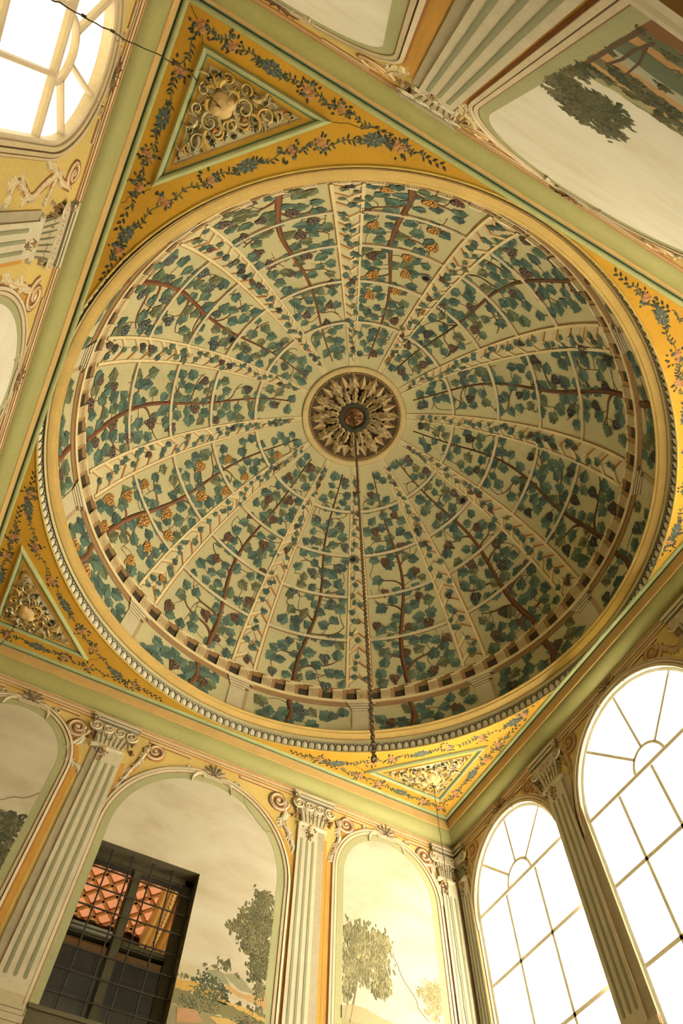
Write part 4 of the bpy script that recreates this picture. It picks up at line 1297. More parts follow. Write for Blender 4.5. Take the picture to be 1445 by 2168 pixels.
def patch(P, root, pts, col, name, h=.005, label=None):
    rg = random.Random(int(abs(pts[0][0]) * 977 + abs(pts[0][1]) * 3331)); q = []
    for (a, b), (c, d) in zip(pts, pts[1:] + pts[:1]):                   # brushed, uneven outline
        k = max(1, int(math.hypot(c - a, d - b) / .03))
        q += [(a + (c - a) * i / k, b + (d - b) * i / k + (rg.uniform(-.008, .008) if i else 0)) for i in range(k)]
    pts = q
    mb = MB(); slab(mb, P, pts, h, col); mb.build(name, M_PAINT, root, **({'label': label} if label else {}))


OLV = [K(128, 118, 74), K(112, 106, 68), K(140, 128, 82), K(102, 98, 64)]
OLV2 = [K(92, 90, 60), K(104, 100, 64), K(84, 84, 58), K(116, 108, 70)]
PALE = [K(172, 156, 104), K(160, 144, 94), K(182, 166, 116), K(148, 134, 88)]
Pn, Ps, Pea, Pw = P_north, P_south, P_east, P_west

# north wall: three arched landscapes
A0 = dict(c=-2.075, r=.60, zs=-1.10, ry=.60, zb=-3.75)
A1 = dict(c=.035, r=.96, zs=-1.50, ry=.93, zb=-3.75)
A2 = dict(c=2.22, r=.625, zs=-1.10, ry=.62, zb=-3.75)
for q, (a, lab) in enumerate(((A0, 'narrow arched landscape mural with dark trees at the left edge of the barred-window wall'),
                              (A1, 'wide arched landscape mural around the barred window, with tall tree and small palm'),
                              (A2, 'narrow arched landscape mural with a drooping willow-like tree beside the room corner'))):
    root = thing('arched_mural', Pn(a['c'], -3.7, 0), label=lab, category='mural', group='arched landscape murals')
    mural_sky(Pn, root, a['c'], a['r'], a['zs'], a['ry'], a['zb'], 0, (-.898, .126, -1.668) if q == 1 else None)
    if q == 1:
        mb = MB(); mb.face([Pn(-.898, -3.06, .003), Pn(.126, -3.06, .003), Pn(.126, -3.75, .003), Pn(-.898, -3.75, .003)], (1, 1, 1)); mb.build('painted_sky', M_SKY, root)
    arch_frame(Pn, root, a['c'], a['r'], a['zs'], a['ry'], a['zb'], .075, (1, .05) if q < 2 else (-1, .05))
    keystone(Pn, root, a['c'], a['zs'] + a['ry'] + .09, 1.0)
    inside = lambda x, y, a=a: abs(x - a['c']) < a['r'] - .08 and (y < a['zs'] or ((x - a['c']) / (a['r'] - .08)) ** 2 + ((y - a['zs']) / (a['ry'] - .08)) ** 2 < 1)
    if q == 0:
        foliage(Pn, root, [(-1.72, -1.95, .20, .22), (-1.60, -1.85, .14, .14), (-1.58, -2.15, .14, .22), (-1.85, -2.2, .25, .3), (-1.62, -2.5, .16, .2), (-2.3, -2.1, .2, .2)], 520, OLV2, 1, clip=inside)
        trunk(Pn, root, [(-1.75, -2.9), (-1.72, -2.4), (-1.68, -2.0)], .03, .012, K(96, 80, 56))
    if q == 1:
        patch(Pn, root, [(.13, -2.49), (.40, -2.43), (.57, -2.42), (.66, -2.44), (.81, -2.47), (.9, -2.55), (.91, -2.62), (.13, -2.62)], K(198, 178, 132), 'painted_hill', .004)
        patch(Pn, root, [(.36, -2.475), (.47, -2.435), (.52, -2.45), (.60, -2.53), (.45, -2.52)], K(148, 142, 102), 'painted_hill', .005)
        patch(Pn, root, [(.52, -2.45), (.62, -2.43), (.71, -2.45), (.84, -2.54), (.72, -2.54), (.60, -2.50)], K(154, 146, 104), 'painted_hill', .005)
        patch(Pn, root, [(.56, -2.53), (.75, -2.56), (.93, -2.53), (.95, -2.61), (.78, -2.60), (.55, -2.56)], K(196, 152, 92), 'painted_field', .006)
        patch(Pn, root, [(.13, -2.60), (.30, -2.58), (.55, -2.60), (.6, -2.68), (.3, -2.66), (.13, -2.67)], K(200, 156, 76), 'painted_field', .006)
        patch(Pn, root, [(.13, -2.67), (.5, -2.67), (.95, -2.66), (.95, -2.75), (.13, -2.78)], K(132, 120, 76), 'painted_field', .006)
        patch(Pn, root, [(.5, -2.66), (.7, -2.655), (.95, -2.69), (.95, -2.72), (.72, -2.69)], K(206, 164, 84), 'painted_field', .007)
        patch(Pn, root, [(.13, -2.78), (.95, -2.75), (.95, -3.74), (.13, -3.74)], K(148, 136, 90), 'painted_field', .005)
        patch(Pn, root, [(.46, -2.80), (.62, -2.77), (.78, -2.80), (.95, -2.86), (.95, -2.9), (.6, -2.86)], K(206, 166, 88), 'painted_field', .008)
        patch(Pn, root, [(.18, -2.80), (.35, -2.78), (.42, -2.85), (.2, -2.90)], K(186, 140, 92), 'painted_rocks', .008)
        foliage(Pn, root, [(.525, -2.37, .045, .035)], 36, OLV, 12, size=(.012, .022), droop=1, name='painted_palm')
        trunk(Pn, root, [(.522, -2.43), (.524, -2.38)], .008, .006, K(110, 96, 66))
        foliage(Pn, root, [(.36, -2.425, .12, .012), (.68, -2.44, .08, .012), (.2, -2.57, .1, .018), (.7, -2.64, .12, .014)], 70, OLV, 14, size=(.010, .02))
        foliage(Pn, root, [(.42, -2.60, .12, .10), (.36, -2.68, .14, .08), (.50, -2.68, .09, .07), (.26, -2.76, .10, .06)], 330, [K(92, 98, 66), K(106, 108, 72), K(78, 86, 60)], 15, size=(.014, .032))
        foliage(Pn, root, [(.80, -1.74, .10, .10), (.90, -1.80, .09, .14), (.70, -1.86, .09, .08), (.63, -2.04, .10, .08), (.78, -2.02, .16, .16), (.92, -2.05, .08, .22), (.78, -2.22, .14, .12), (.88, -2.36, .09, .16), (.9, -2.54, .06, .12)],
                820, OLV, 16, clip=inside, size=(.018, .040), label='tall leafy tree crown')
        foliage(Pn, root, [(.86, -2.74, .12, .10), (.80, -2.84, .14, .1)], 200, OLV2, 17, clip=inside, size=(.014, .03))
        trunk(Pn, root, [(.86, -2.72), (.85, -2.5), (.83, -2.36)], .016, .010, K(120, 104, 68)); trunk(Pn, root, [(.885, -2.72), (.875, -2.5), (.87, -2.3)], .012, .009, K(112, 98, 64))
    if q == 2:
        patch(Pn, root, [(1.66, -2.40), (1.80, -2.36), (1.95, -2.37), (2.12, -2.40), (2.29, -2.42), (2.29, -2.5), (1.66, -2.5)], K(176, 160, 110), 'painted_hill', .005)
        patch(Pn, root, [(1.66, -2.5), (2.78, -2.47), (2.78, -3.74), (1.66, -3.74)], K(170, 152, 100), 'painted_field', .004)
        foliage(Pn, root, [(1.76, -1.70, .11, .12), (1.92, -1.74, .14, .14), (2.08, -1.76, .12, .12), (1.82, -1.95, .14, .16), (2.02, -1.98, .14, .16), (2.08, -2.12, .10, .12), (1.73, -2.15, .08, .18)],
                760, [K(150, 138, 90), K(136, 126, 82), K(164, 150, 100), K(124, 116, 76)], 21, clip=inside, size=(.018, .04), droop=1, label='drooping olive tree crown')
        trunk(Pn, root, [(1.75, -2.52), (1.80, -2.3), (1.84, -2.1), (1.87, -1.9)], .026, .012, K(132, 114, 74)); trunk(Pn, root, [(1.70, -2.5), (1.74, -2.3), (1.76, -2.0)], .014, .008, K(140, 122, 82))
        foliage(Pn, root, [(2.68, -1.98, .09, .06), (2.60, -2.05, .09, .06), (2.74, -2.08, .08, .10), (2.66, -2.18, .08, .08)], 260, PALE, 22, clip=inside, size=(.014, .03))
        trunk(Pn, root, [(2.68, -2.38), (2.69, -2.1)], .012, .008, K(160, 140, 96))

# south wall, seen overhead: big landscape and the edge of its neighbour
C1 = dict(c=.02, r=.95, zs=-1.42, ry=.93, zb=-3.745)
C0 = dict(c=-2.30, r=.80, zs=-1.38, ry=.66, zb=-3.745)
root = thing('arched_mural', Ps(C1['c'], -3.7, 0), label='large overhead landscape mural with a leaning tree, banded fields and water', category='mural', group='arched landscape murals')
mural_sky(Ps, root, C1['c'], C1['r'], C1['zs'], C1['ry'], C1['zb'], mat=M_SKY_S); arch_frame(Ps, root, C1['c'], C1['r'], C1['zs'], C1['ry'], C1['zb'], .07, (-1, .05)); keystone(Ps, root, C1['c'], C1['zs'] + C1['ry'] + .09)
patch(Ps, root, [(-.88, -2.99), (.9, -3.04), (.9, -3.745), (-.88, -3.745)], K(126, 116, 74), 'painted_field', .0036)
for pts, col, nm, lb in (
        ([(-.88, -2.93), (-.7, -2.99), (-.5, -3.03), (.9, -3.05), (.9, -3.12), (-.88, -3.12)], K(170, 156, 104), 'painted_hill', None),
        ([(-.88, -3.06), (.9, -3.10), (.9, -3.17), (-.5, -3.17), (-.88, -3.14)], K(196, 154, 92), 'painted_field', None),
        ([(-.88, -3.12), (-.6, -3.15), (.9, -3.16), (.9, -3.24), (-.88, -3.22)], K(120, 112, 70), 'painted_field', None),
        ([(-.88, -3.19), (-.72, -3.22), (.9, -3.20), (.9, -3.27), (-.88, -3.28)], K(196, 148, 88), 'painted_field', None),
        ([(-.88, -3.27), (.9, -3.25), (.9, -3.35), (-.88, -3.345)], K(178, 168, 128), 'painted_water', 'pale blue-grey painted water'),
        ([(-.88, -3.34), (.9, -3.335), (.9, -3.47), (-.88, -3.46)], K(104, 110, 76), 'painted_field', None),
        ([(-.88, -3.455), (-.75, -3.47), (.9, -3.46), (.9, -3.53), (-.88, -3.525)], K(190, 140, 82), 'painted_field', None),
        ([(-.88, -3.52), (.9, -3.52), (.9, -3.60), (-.88, -3.60)], K(108, 110, 74), 'painted_field', None),
        ([(-.88, -3.60), (-.8, -3.585), (-.72, -3.61), (-.6, -3.58), (-.3, -3.61), (.9, -3.59), (.9, -3.745), (-.88, -3.745)], K(138, 94, 58), 'painted_rocks', 'red-brown painted rocks')):
    patch(Ps, root, pts, col, nm, .004 + .0006 * (abs(pts[0][1]) - 2.9), lb)
foliage(Ps, root, [(-.70, -2.62, .12, .16), (-.58, -2.50, .10, .12), (-.80, -2.72, .09, .10), (-.64, -2.76, .10, .08)], 560, OLV2, 31, size=(.02, .045), label='dark leaning tree crown', clip=lambda x, y: x > -.87)
foliage(Ps, root, [(-.62, -3.15, .14, .05), (-.72, -3.05, .1, .03), (-.4, -3.12, .2, .03), (-.85, -2.95, .05, .1)], 330, OLV2, 32, size=(.018, .04), clip=lambda x, y: x > -.87)
foliage(Ps, root, [(-.45, -3.05, .4, .02), (-.3, -3.20, .5, .02), (-.5, -3.30, .35, .018), (-.2, -3.47, .5, .02), (.1, -3.1, .6, .02), (-.6, -3.56, .25, .03)], 420, [K(96, 96, 64), K(112, 106, 70), K(120, 100, 62)], 34, size=(.014, .034), clip=lambda x, y: abs(x) < .87)
trunk(Ps, root, [(-.79, -2.74), (-.83, -2.86), (-.842, -3.1), (-.846, -3.35), (-.848, -3.6)], .022, .04, K(104, 82, 54))
trunk(Ps, root, [(-.80, -3.18), (-.79, -3.30), (-.80, -3.42), (-.79, -3.56)], .02, .03, K(100, 78, 54)); trunk(Ps, root, [(-.73, -3.2), (-.75, -3.36), (-.79, -3.5)], .014, .022, K(96, 76, 54))
mb = MB()
for a, b, hh, k in ((-3.745, -3.79, .03, CREAM), (-3.79, -3.80, .012, BROWN), (-3.80, -3.84, .04, CREAM2), (-3.845, -3.865, .02, K(120, 112, 84)), (-3.865, -3.91, .05, CREAM)):
    slab(mb, Ps, rect(-1.02, 1.06, b, a), hh, k, TAN)
mb.build('sill_moulding', M_STUCCO, root, label='cream stepped sill moulding')
root = thing('arched_mural', Ps(C0['c'], -3.7, 0), label='overhead landscape mural cut by the top edge, mostly pale sky', category='mural', group='arched landscape murals')
mural_sky(Ps, root, C0['c'], C0['r'], C0['zs'], C0['ry'], C0['zb'], mat=M_SKY_S); arch_frame(Ps, root, C0['c'], C0['r'], C0['zs'], C0['ry'], C0['zb'], .07, (1, .05)); keystone(Ps, root, C0['c'], C0['zs'] + C0['ry'] + .09)
foliage(Ps, root, [(-1.62, -2.45, .1, .12), (-1.75, -2.6, .14, .14)], 200, OLV2, 33, size=(.02, .04), clip=lambda x, y: x < -1.59)

# west wall: blind grey arch
D1 = dict(c=0.0, r=.90, zs=-1.38, ry=.90, zb=-3.75)
root = thing('arched_mural', Pw(D1['c'], -3.7, 0), label='blind arch with plain grey-cream field at the left edge, on the yellow wall', category='mural', group='arched landscape murals')
mural_sky(Pw, root, D1['c'], D1['r'], D1['zs'], D1['ry'], D1['zb'], mat=M_SKY_S); arch_frame(Pw, root, D1['c'], D1['r'], D1['zs'], D1['ry'], D1['zb'], .06, (-1, .05)); keystone(Pw, root, D1['c'], D1['zs'] + D1['ry'] + .09)

# window surrounds on the east and west walls
for P, o, w, sh in ((Pea, WIN_E1, wall_e, -1), (Pea, WIN_E2, wall_e, -1), (Pea, WIN_E3, wall_e, -1), (Pw, WIN_W1, wall_w, 1)):
    mb = MB(); c, r, zs, ry, zb = o['c'], o['r'], o['zs'], o['ry'], (o['zb'] if P is Pw else o['zs'] - .12)
    for d0, d1, h, col in ((.0, .03, .012, K(214, 188, 132)), (.03, .038, .006, BROWN), (.038, .062, .022, K(206, 180, 126)), (.062, .072, .006, RUST), (.072, .088, .014, K(212, 184, 128)), (.088, .094, .006, BROWN)):
        arch_band(mb, P, c, r, zs, ry, zb, d0, d1, h, h, col)
    mb.build('arch_moulding', M_STUCCO, w, label='tan and brown moulding round the window arch')
    keystone(P, w, c, zs + ry + .14, .85, K(190, 162, 108))

# pilasters
pilaster(Pn, -3.6, -1.225, -.962, 'fluted pilaster left of the barred window', ((-1, .075),), cap_u=(-1.42, -.89), shade=(-.962, -.915))
pilaster(Pn, -3.6, 1.09, 1.33, 'fluted pilaster between the wide mural and the willow mural', ((1, .085),), cap_u=(1.0, 1.52), cap=(-.33, -.76), shade=(1.415, 1.455))
pilaster(Pn, -3.6, 2.93, 3.13, 'narrow pilaster in the room corner, on the mural side', ((1, .05),), cap_u=(2.83, 3.16), cap=(-.34, -.80), base=False, group='corner pilasters')
pilaster(Pea, -3.6, 1.275, 1.53, 'fluted pilaster between the two glowing windows', ((-1, .105),), mir=-1, cap_u=(1.16, 1.66), cap=(-.335, -.80))
pilaster(Pea, -3.6, 3.075, 3.24, 'narrow pilaster in the room corner, on the window side', (), mir=-1, cap_u=(3.06, 3.26), cap=(-.34, -.80), base=False, group='corner pilasters')
pilaster(Pea, -3.6, -.98, -.72, 'fluted pilaster at the right edge beyond the wide window', ((-1, .1),), mir=-1, cap_u=(-1.10, -.62), cap=(-.335, -.80))
pilaster(Ps, -3.74, -1.281, -1.03, 'fluted pilaster seen overhead between the two landscape murals', ((-1, .055),), cap_u=(-1.40, -.915), cap=(-.37, -.90), base=False, shade=(-1.39, -1.345), rel=.2)
pilaster(Pw, -3.6, -1.40, -1.135, 'fluted pilaster on the yellow wall beside the left window', ((-1, .07),), mir=-1, cap_u=(-1.53, -1.01), cap=(-.36, -.96), shade=(-1.13, -1.085), rel=.25)

# flat trim under the cornice with its turned-down corners, and the spandrel scrolls
for P, w, gaps in ((Pn, wall_n, ((-1.42, -.89), (1.0, 1.52))), (Pea, wall_e, ((1.16, 1.66), (-1.1, -.62))), (Ps, wall_s, ((-1.40, -.915),)), (Pw, wall_w, ((-1.53, -1.01),))):
    half = WX if P in (Pn, Ps) else WY
    xs = [-half]
    for a, b in sorted(gaps):
        xs += [a, b]
    xs.append(half)
    mb = MB()
    for a, b in zip(xs[::2], xs[1::2]):
        slab(mb, P, rect(a, b, -.372, -.352), .010, K(222, 190, 132), RUST); slab(mb, P, rect(a, b, -.352, -.343), .004, RUST)
        slab(mb, P, rect(a, b, -.343, -.322), .018, K(228, 196, 138), TAN); slab(mb, P, rect(a, b, -.384, -.372), .004, OCH_SHADOW)
    mb.build('trim_strip', M_STUCCO, w, label='cream strip with rust lines under the cornice')
for P, w, arcs in ((Pn, wall_n, (A0, A1, A2)), (Pea, wall_e, (WIN_E1, WIN_E2)), (Ps, wall_s, (C0, C1)), (Pw, wall_w, (WIN_W1, D1))):
    for a in arcs:                                                       # tapering framed triangles either side of each keystone
        for sg in (-1, 1):
            top = a['zs'] + a['ry']; mb = MB(); r1 = a['r'] + .10; q0, q1 = .34 / r1, min(.74, .86)
            ribbon(mb, P, [(a['c'] + sg * .30, -.405), (a['c'] + sg * r1 * q1, -.405)], .022, .012, K(220, 192, 138), prof=FLAT, smooth=False)
            ribbon(mb, P, [(a['c'] + sg * .30, -.420), (a['c'] + sg * r1 * q1, -.420)], .010, .006, RUST, prof=FLAT, smooth=False)
            mb.build('spandrel_strip', M_STUCCO, w)
S = scroll_piece
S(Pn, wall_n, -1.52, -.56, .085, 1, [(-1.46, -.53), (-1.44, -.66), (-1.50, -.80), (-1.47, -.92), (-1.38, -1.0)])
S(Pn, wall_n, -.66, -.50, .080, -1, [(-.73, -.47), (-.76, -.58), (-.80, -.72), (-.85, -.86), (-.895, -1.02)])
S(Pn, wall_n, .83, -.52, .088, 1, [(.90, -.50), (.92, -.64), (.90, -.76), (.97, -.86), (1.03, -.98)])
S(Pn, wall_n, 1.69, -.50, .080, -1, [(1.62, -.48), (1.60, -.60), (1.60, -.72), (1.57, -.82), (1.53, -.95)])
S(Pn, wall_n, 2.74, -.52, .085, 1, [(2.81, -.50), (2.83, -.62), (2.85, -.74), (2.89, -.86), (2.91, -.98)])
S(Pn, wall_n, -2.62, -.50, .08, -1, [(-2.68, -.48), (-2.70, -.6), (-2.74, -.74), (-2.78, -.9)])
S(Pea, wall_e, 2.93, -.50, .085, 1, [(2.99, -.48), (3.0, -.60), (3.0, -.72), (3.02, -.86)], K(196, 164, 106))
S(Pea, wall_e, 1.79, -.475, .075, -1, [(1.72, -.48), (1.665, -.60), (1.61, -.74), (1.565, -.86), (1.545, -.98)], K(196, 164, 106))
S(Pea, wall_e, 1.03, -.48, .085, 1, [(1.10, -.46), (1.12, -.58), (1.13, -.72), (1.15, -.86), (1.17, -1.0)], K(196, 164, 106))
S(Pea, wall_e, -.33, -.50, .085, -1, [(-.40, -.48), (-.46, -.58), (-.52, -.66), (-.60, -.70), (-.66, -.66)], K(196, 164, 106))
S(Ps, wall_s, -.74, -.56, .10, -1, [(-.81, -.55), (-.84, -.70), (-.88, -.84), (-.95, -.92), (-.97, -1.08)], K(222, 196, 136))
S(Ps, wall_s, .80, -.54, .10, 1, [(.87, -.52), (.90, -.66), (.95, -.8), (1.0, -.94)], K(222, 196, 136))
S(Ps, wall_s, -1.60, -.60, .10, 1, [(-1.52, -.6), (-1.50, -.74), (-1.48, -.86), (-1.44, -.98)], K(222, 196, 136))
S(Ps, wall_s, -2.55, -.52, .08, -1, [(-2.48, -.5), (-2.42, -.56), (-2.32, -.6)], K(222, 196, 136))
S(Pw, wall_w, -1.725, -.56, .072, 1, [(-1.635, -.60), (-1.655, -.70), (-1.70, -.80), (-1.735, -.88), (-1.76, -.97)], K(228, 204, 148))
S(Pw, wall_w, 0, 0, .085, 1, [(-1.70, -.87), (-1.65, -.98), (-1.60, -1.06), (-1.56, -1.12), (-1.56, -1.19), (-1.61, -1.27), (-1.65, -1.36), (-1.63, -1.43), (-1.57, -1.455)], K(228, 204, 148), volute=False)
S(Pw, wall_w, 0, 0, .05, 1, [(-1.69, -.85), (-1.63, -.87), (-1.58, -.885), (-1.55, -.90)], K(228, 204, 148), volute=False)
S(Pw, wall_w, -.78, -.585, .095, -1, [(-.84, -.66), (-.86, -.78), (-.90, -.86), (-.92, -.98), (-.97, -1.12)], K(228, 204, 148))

# hairline cracks in the murals
mb = MB()
for pts in ([(.401, -.62), (.463, -.751), (.55, -.82), (.702, -.954), (.80, -.95), (.94, -.985)], [(2.198, -1.775), (2.27, -1.86), (2.339, -1.993), (2.458, -2.136), (2.50, -2.22), (2.591, -2.302)],
            [(-2.2, -1.66), (-2.0, -1.65), (-1.833, -1.631), (-1.75, -1.56), (-1.64, -1.53), (-1.55, -1.43)]):
    ribbon(mb, Pn, smooth_path([(u + .006 * math.sin(9 * i), v) for i, (u, v) in enumerate(pts)], 4), .007, .009, K(140, 112, 70), h0=.003, prof=THIN)
mb.build('cracks', M_PAINT, wall_n, kind='stuff', label='hairline plaster cracks')

# ================================================================== BARRED WINDOW AND THE ROOM BEHIND IT
u0, u1, zt, zb = -.898, .126, -1.668, -3.06
DARK = K(60, 54, 36); FRM = K(80, 72, 46)
win = thing('window_5', Pn(-.386, zb, -.2), kind='structure', label='dark casement window in a deep recess behind an iron grille')
Pb = lambda u, z, h: Pn(u, z, h)
mb = MB()
for a, b in (((u0, zb), (u0, zt)), ((u0, zt), (u1, zt)), ((u1, zt), (u1, zb)), ((u1, zb), (u0, zb))):
    mb.face([Pn(*a, .004), Pn(*b, .004), Pn(*b, -.23), Pn(*a, -.23)], K(104, 92, 62))
mb.build('reveal', M_WALL, win, label='grey-brown plaster reveal')
D = -.20
Pg = lambda u, z, h: Pn(u, z, D + h)


def member(name, a, b, c, d, h=.05, col=FRM, lab=None):
    m = MB(); slab(m, Pg, rect(a, b, c, d), h, col, DARK, h0=-.03); slab(m, Pg, rect(a + .012, b - .012, c + .012, d - .012), h + .012, col, h0=h)
    m.build(name, M_WOOD, win)


member('jamb', u0, u0 + .06, zb, zt); member('jamb', u1 - .095, u1, zb, zt); member('head', u0, u1, zt - .078, zt); member('sill_rail', u0, u1, zb, zb + .09)
member('mullion', -.462, -.376, zb, zt - .07, .06)
member('transom', u0 + .05, -.462, -2.40, -2.31, .04); member('transom', -.376, u1 - .09, -2.41, -2.355, .04)
mb = MB(); ribbon(mb, Pg, [(u0 + .07, -2.345), (-.47, -2.345)], .06, .07, K(140, 134, 108), h0=.05); mb.build('rail_moulding', M_WOOD, win, label='grey rounded rail')
for a, b, c, d in ((u0 + .06, -.462, -2.31, zt - .078), (-.376, u1 - .095, -2.355, zt - .078), (u0 + .06, -.462, zb + .09, -2.40), (-.376, u1 - .095, zb + .09, -2.41)):
    m = MB(); m.face([Pg(a, c, 0), Pg(b, c, 0), Pg(b, d, 0), Pg(a, d, 0)], (1, 1, 1)); m.build('pane', M_GLASS_IN, win)
mb = MB(); slab(mb, Pn, rect(u0 - .01, u1 + .01, -3.42, zb), .012, K(96, 86, 56)); slab(mb, Pn, rect(u0 - .02, u1 + .02, zb - .03, zb), .03, K(104, 94, 62)); mb.build('apron', M_WOOD, win, label='dull brown sill apron')
# grille: bars bedded in the reveal
gr = thing('iron_grille', Pn(-.386, zb, -.12), label='black iron grille of crossed bars in front of the dark casement window', category='window grille')
G = -.075
for x in (-.715, -.515, -.31, -.115):
    m = MB(); tube(m, [Pn(x, zb, G), Pn(x, zt, G)], .0075, K(56, 48, 34), 6); m.build('upright_bar', M_IRON, gr)
for q in range(7):
    z = zt - .21 - .172 * q
    m = MB(); tube(m, [Pn(u0, z, G + .012), Pn(u1, z, G + .012)], .0075, K(60, 52, 36), 6); m.build('cross_bar', M_IRON, gr)

# room behind: lit coffered vault with gilt lattice, dark back wall
back = thing('back_room', (-.4, WY + 1.6, ZC - 2), kind='structure', label='lamp-lit room seen through the barred window')
y0, y1, xa, xb, zc = WY + .24, WY + 2.97, -2.4, 1.7, ZC - .66
mb = MB()
mb.face([(xa, y0, zc), (xb, y0, zc), (xb, y1, zc), (xa, y1, zc)], K(222, 150, 104)); mb.build('back_ceiling', M_WALL, back, label='salmon pink ceiling')
mb = MB(); mb.face([(xa, y1, 2), (xb, y1, 2), (xb, y1, zc + .02), (xa, y1, zc + .02)], K(46, 50, 46)); mb.face([(xa, y0, 2), (xa, y1, 2), (xa, y1, zc), (xa, y0, zc)], K(110, 90, 66))
mb.face([(xb, y0, 2), (xb, y1, 2), (xb, y1, zc), (xb, y0, zc)], K(110, 90, 66)); mb.face([(xa, y0, 2), (xb, y0, 2), (xb, y1, 2), (xa, y1, 2)], K(60, 56, 44))
for a, b in ((xa, u0), (u1, xb)):
    mb.face([(a, y0, 2), (b, y0, 2), (b, y0, zc), (a, y0, zc)], K(120, 104, 76))
mb.face([(u0, y0, ZC + zt), (u1, y0, ZC + zt), (u1, y0, zc), (u0, y0, zc)], K(120, 104, 76)); mb.face([(u0, y0, 2), (u1, y0, 2), (u1, y0, ZC + zb), (u0, y0, ZC + zb)], K(120, 104, 76))
mb.build('back_walls', M_WALL, back, label='dark walls')
Pc = lambda x, y, h: (x, y, zc - h)
for dr in (1, -1):
    for q in range(-16, 26):
        x0 = xa + q * .24
        a, b = (x0, y0), (x0 + dr * (y1 - y0) * .72, y1)
        pts = [(a[0] + (b[0] - a[0]) * t / 20, a[1] + (b[1] - a[1]) * t / 20) for t in range(21)]
        pts = [p for p in pts if xa < p[0] < xb]
        if len(pts) > 2:
            m = MB(); ribbon(m, Pc, pts, .038, .03, K(186, 124, 56), prof=FLAT, smooth=False); m.build('lattice_lath', M_GILT, back)
mb = MB()
for a, b, hh in ((-.10, 0, .06), (-.18, -.1, .10), (-.30, -.18, .16)):
    ribbon(mb, lambda u, v, h: (u, y1 - h, zc + v), [(xa, (a + b) / 2), (xb, (a + b) / 2)], b - a, hh, K(96, 72, 38), prof=FLAT, smooth=False)
mb.build('back_cornice', M_GILT, back, label='dark gilt cornice')
# gilt arch rib at the right of the vault
mb = MB()
for k, (o, hh, c) in enumerate(((0, .10, K(214, 160, 70)), (.10, .16, K(232, 184, 96)), (.20, .13, K(190, 134, 56)), (.30, .2, K(236, 192, 108)))):
    pts = [(-.02 + o + .35 * math.sin(t / 12 * 1.5), y0 + .2 + (y1 - y0 - .2) * t / 12) for t in range(13)]
    ribbon(mb, Pc, pts[::-1], .11, hh + .1, c)
mb.build('gilt_rib', M_GILT, back, label='gilded arch rib')
mb = MB(); r = random.Random(9)
for q in range(36):
    t = q / 35 * 12; i = min(11, int(t)); x = .08 + .35 * math.sin(t / 12 * 1.5); y = y0 + .2 + (y1 - y0 - .2) * t / 12
    bead(mb, lambda u, v, h: (u, v, zc - .22 - h), x, y, .035, .03, .03, K(150, 104, 44), 7)
mb.build('gilt_beads', M_GILT, back, kind='stuff')
lp = bpy.data.lights.new('back_room_lamp', 'SPOT'); lp.energy = 600; lp.color = (1.0, .74, .44); lp.shadow_soft_size = .15; lp.spot_size = math.radians(94); lp.spot_blend = .3
lo_ = bpy.data.objects.new('back_room_lamp', lp); lo_.location = (-.3, WY + 2.1, ZC - 3.6); lo_.rotation_euler = (math.pi, 0, 0); COL.objects.link(lo_)

# ================================================================== CHAIN AND WIRES
ch_top = Vector((DC.x, DC.y, P_rose(0, .01, .12)[2])); ch_bot = Vector((.118, -.052, ZC - 3.05))
chain = thing('chandelier_chain', ch_top, label='long rusty iron chain hanging from the ceiling rose with no lamp', category='chain')
lk = MB(); pitch = .0275; a_, b_, r_ = .0125, .0205, .0044
ctr = [(a_ * math.cos(2 * math.pi * i / 10), 0, b_ * math.sin(2 * math.pi * i / 10)) for i in range(10)]
rows = []
for i, (x, y, z) in enumerate(ctr):
    d = Vector((-a_ * math.sin(2 * math.pi * i / 10), 0, b_ * math.cos(2 * math.pi * i / 10))).normalized(); nx = d.cross(Vector((0, 1, 0))).normalized()
    rows.append([tuple(Vector((x, y, z)) + (nx * math.cos(2 * math.pi * k / 5) + Vector((0, 1, 0)) * math.sin(2 * math.pi * k / 5)) * r_) for k in range(5)])
rows.append(rows[0]); lk.grid(rows, K(112, 84, 50), closed=True)
lk_me = lk.mesh('chain_link', M_IRON)
vec = ch_bot - ch_top; n = int(vec.length / pitch); dirn = vec.normalized()
rot0 = Vector((0, 0, 1)).rotation_difference(-dirn).to_matrix().to_4x4()
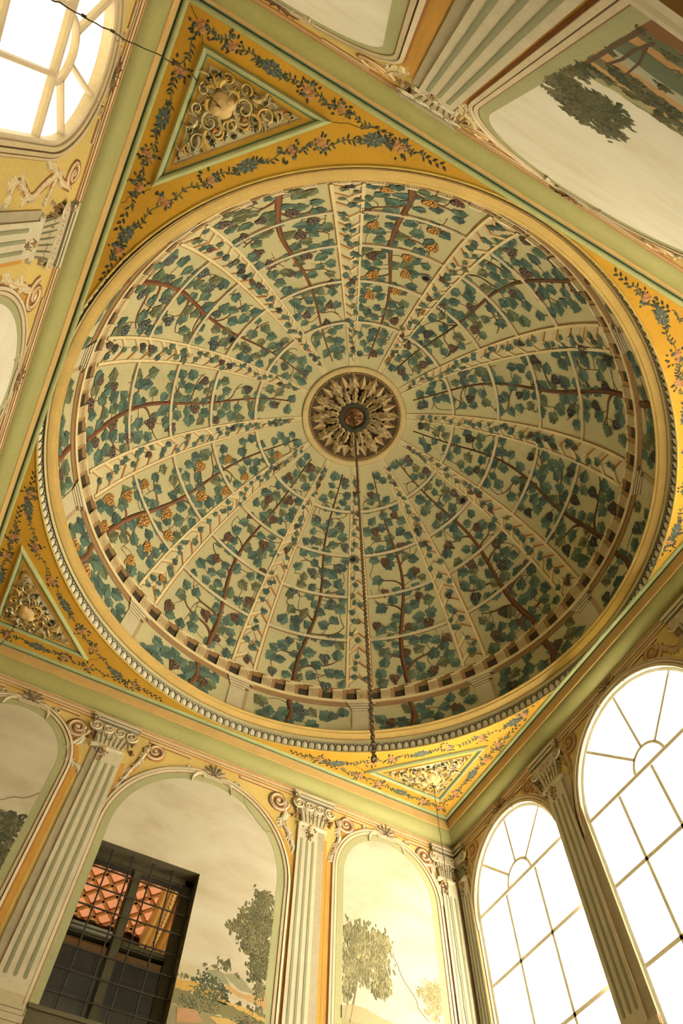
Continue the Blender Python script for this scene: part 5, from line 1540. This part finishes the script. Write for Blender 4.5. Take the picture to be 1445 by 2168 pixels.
for i in range(n + 1):
    p = ch_top + dirn * (i * vec.length / n)
    mt = Matrix.Translation(p) @ rot0 @ Matrix.Rotation(HP * (i % 2) + .5, 4, 'Z')
    if i == n:
        mt = mt @ Matrix.Diagonal((1.25, 1.2, 1.25, 1))
    link('chain_link', lk_me, chain, mt)


def hook_wire(name, hook, pts, label, r=.0045, seed=1, knots=()):
    root = thing(name, hook, label=label, category='wire')
    rg = random.Random(seed); m = MB()
    h = Vector(hook)
    ring = [h + Vector((.018 * math.cos(a), .006, -.015 + .018 * math.sin(a))) for a in [2 * math.pi * i / 10 for i in range(11)]]
    tube(m, [h + Vector((0, 0, .05)), h] + ring[3:], .005, K(70, 58, 38), 5); m.build('hook', M_IRON, root)
    m = MB(); full = []
    P_ = [h + Vector((0, 0, -.03))] + [Vector(p) for p in pts]
    for a, b in zip(P_, P_[1:]):
        k = max(4, int((b - a).length / .08))
        for i in range(k):
            full.append(a.lerp(b, i / k) + Vector((rg.uniform(-1, 1), rg.uniform(-1, 1), rg.uniform(-1, 1))) * .004)
    full.append(P_[-1]); tube(m, full, r, K(72, 58, 38), 5); m.build('wire_strand', M_IRON, root)
    for t in knots:
        p = full[int(t * (len(full) - 1))]; m = MB()
        box(m, p - Vector((.009, .007, .007)), p + Vector((.009, .007, .007)), K(64, 52, 34)); m.build('knot', M_IRON, root)
    return root


hook_wire('hanging_wire', (2.525, 2.625, ZC - .06), [(2.525, 2.625, ZC - 1.2), (2.528, 2.622, ZC - 4.6)], 'thin plumb wire hanging from the bright window-corner panel', .0036, 3)
hook_wire('hanging_wire', (-2.57, 2.80, ZC - .04), [(-2.57, 2.80, ZC - 1.5), (-2.57, 2.80, ZC - 3.4)], 'thin plumb wire hanging from the dim left corner panel', .0036, 4)
SLACK = [(-2.584, -2.624, ZC - 0.30), (-2.644, -2.680, ZC - 0.75), (-2.721, -2.656, ZC - 1.25), (-2.758, -2.627, ZC - 1.70), (-2.750, -2.618, ZC - 2.05), (-2.736, -2.603, ZC - 2.40), (-2.701, -2.598, ZC - 2.70), (-2.621, -2.594, ZC - 3.10)]
hook_wire('slack_wire', (-2.535, -2.60, ZC - .06), SLACK, 'long knotted wire slanting from the corner panel past the left window', .0036, 5, (.35, .62, .75))
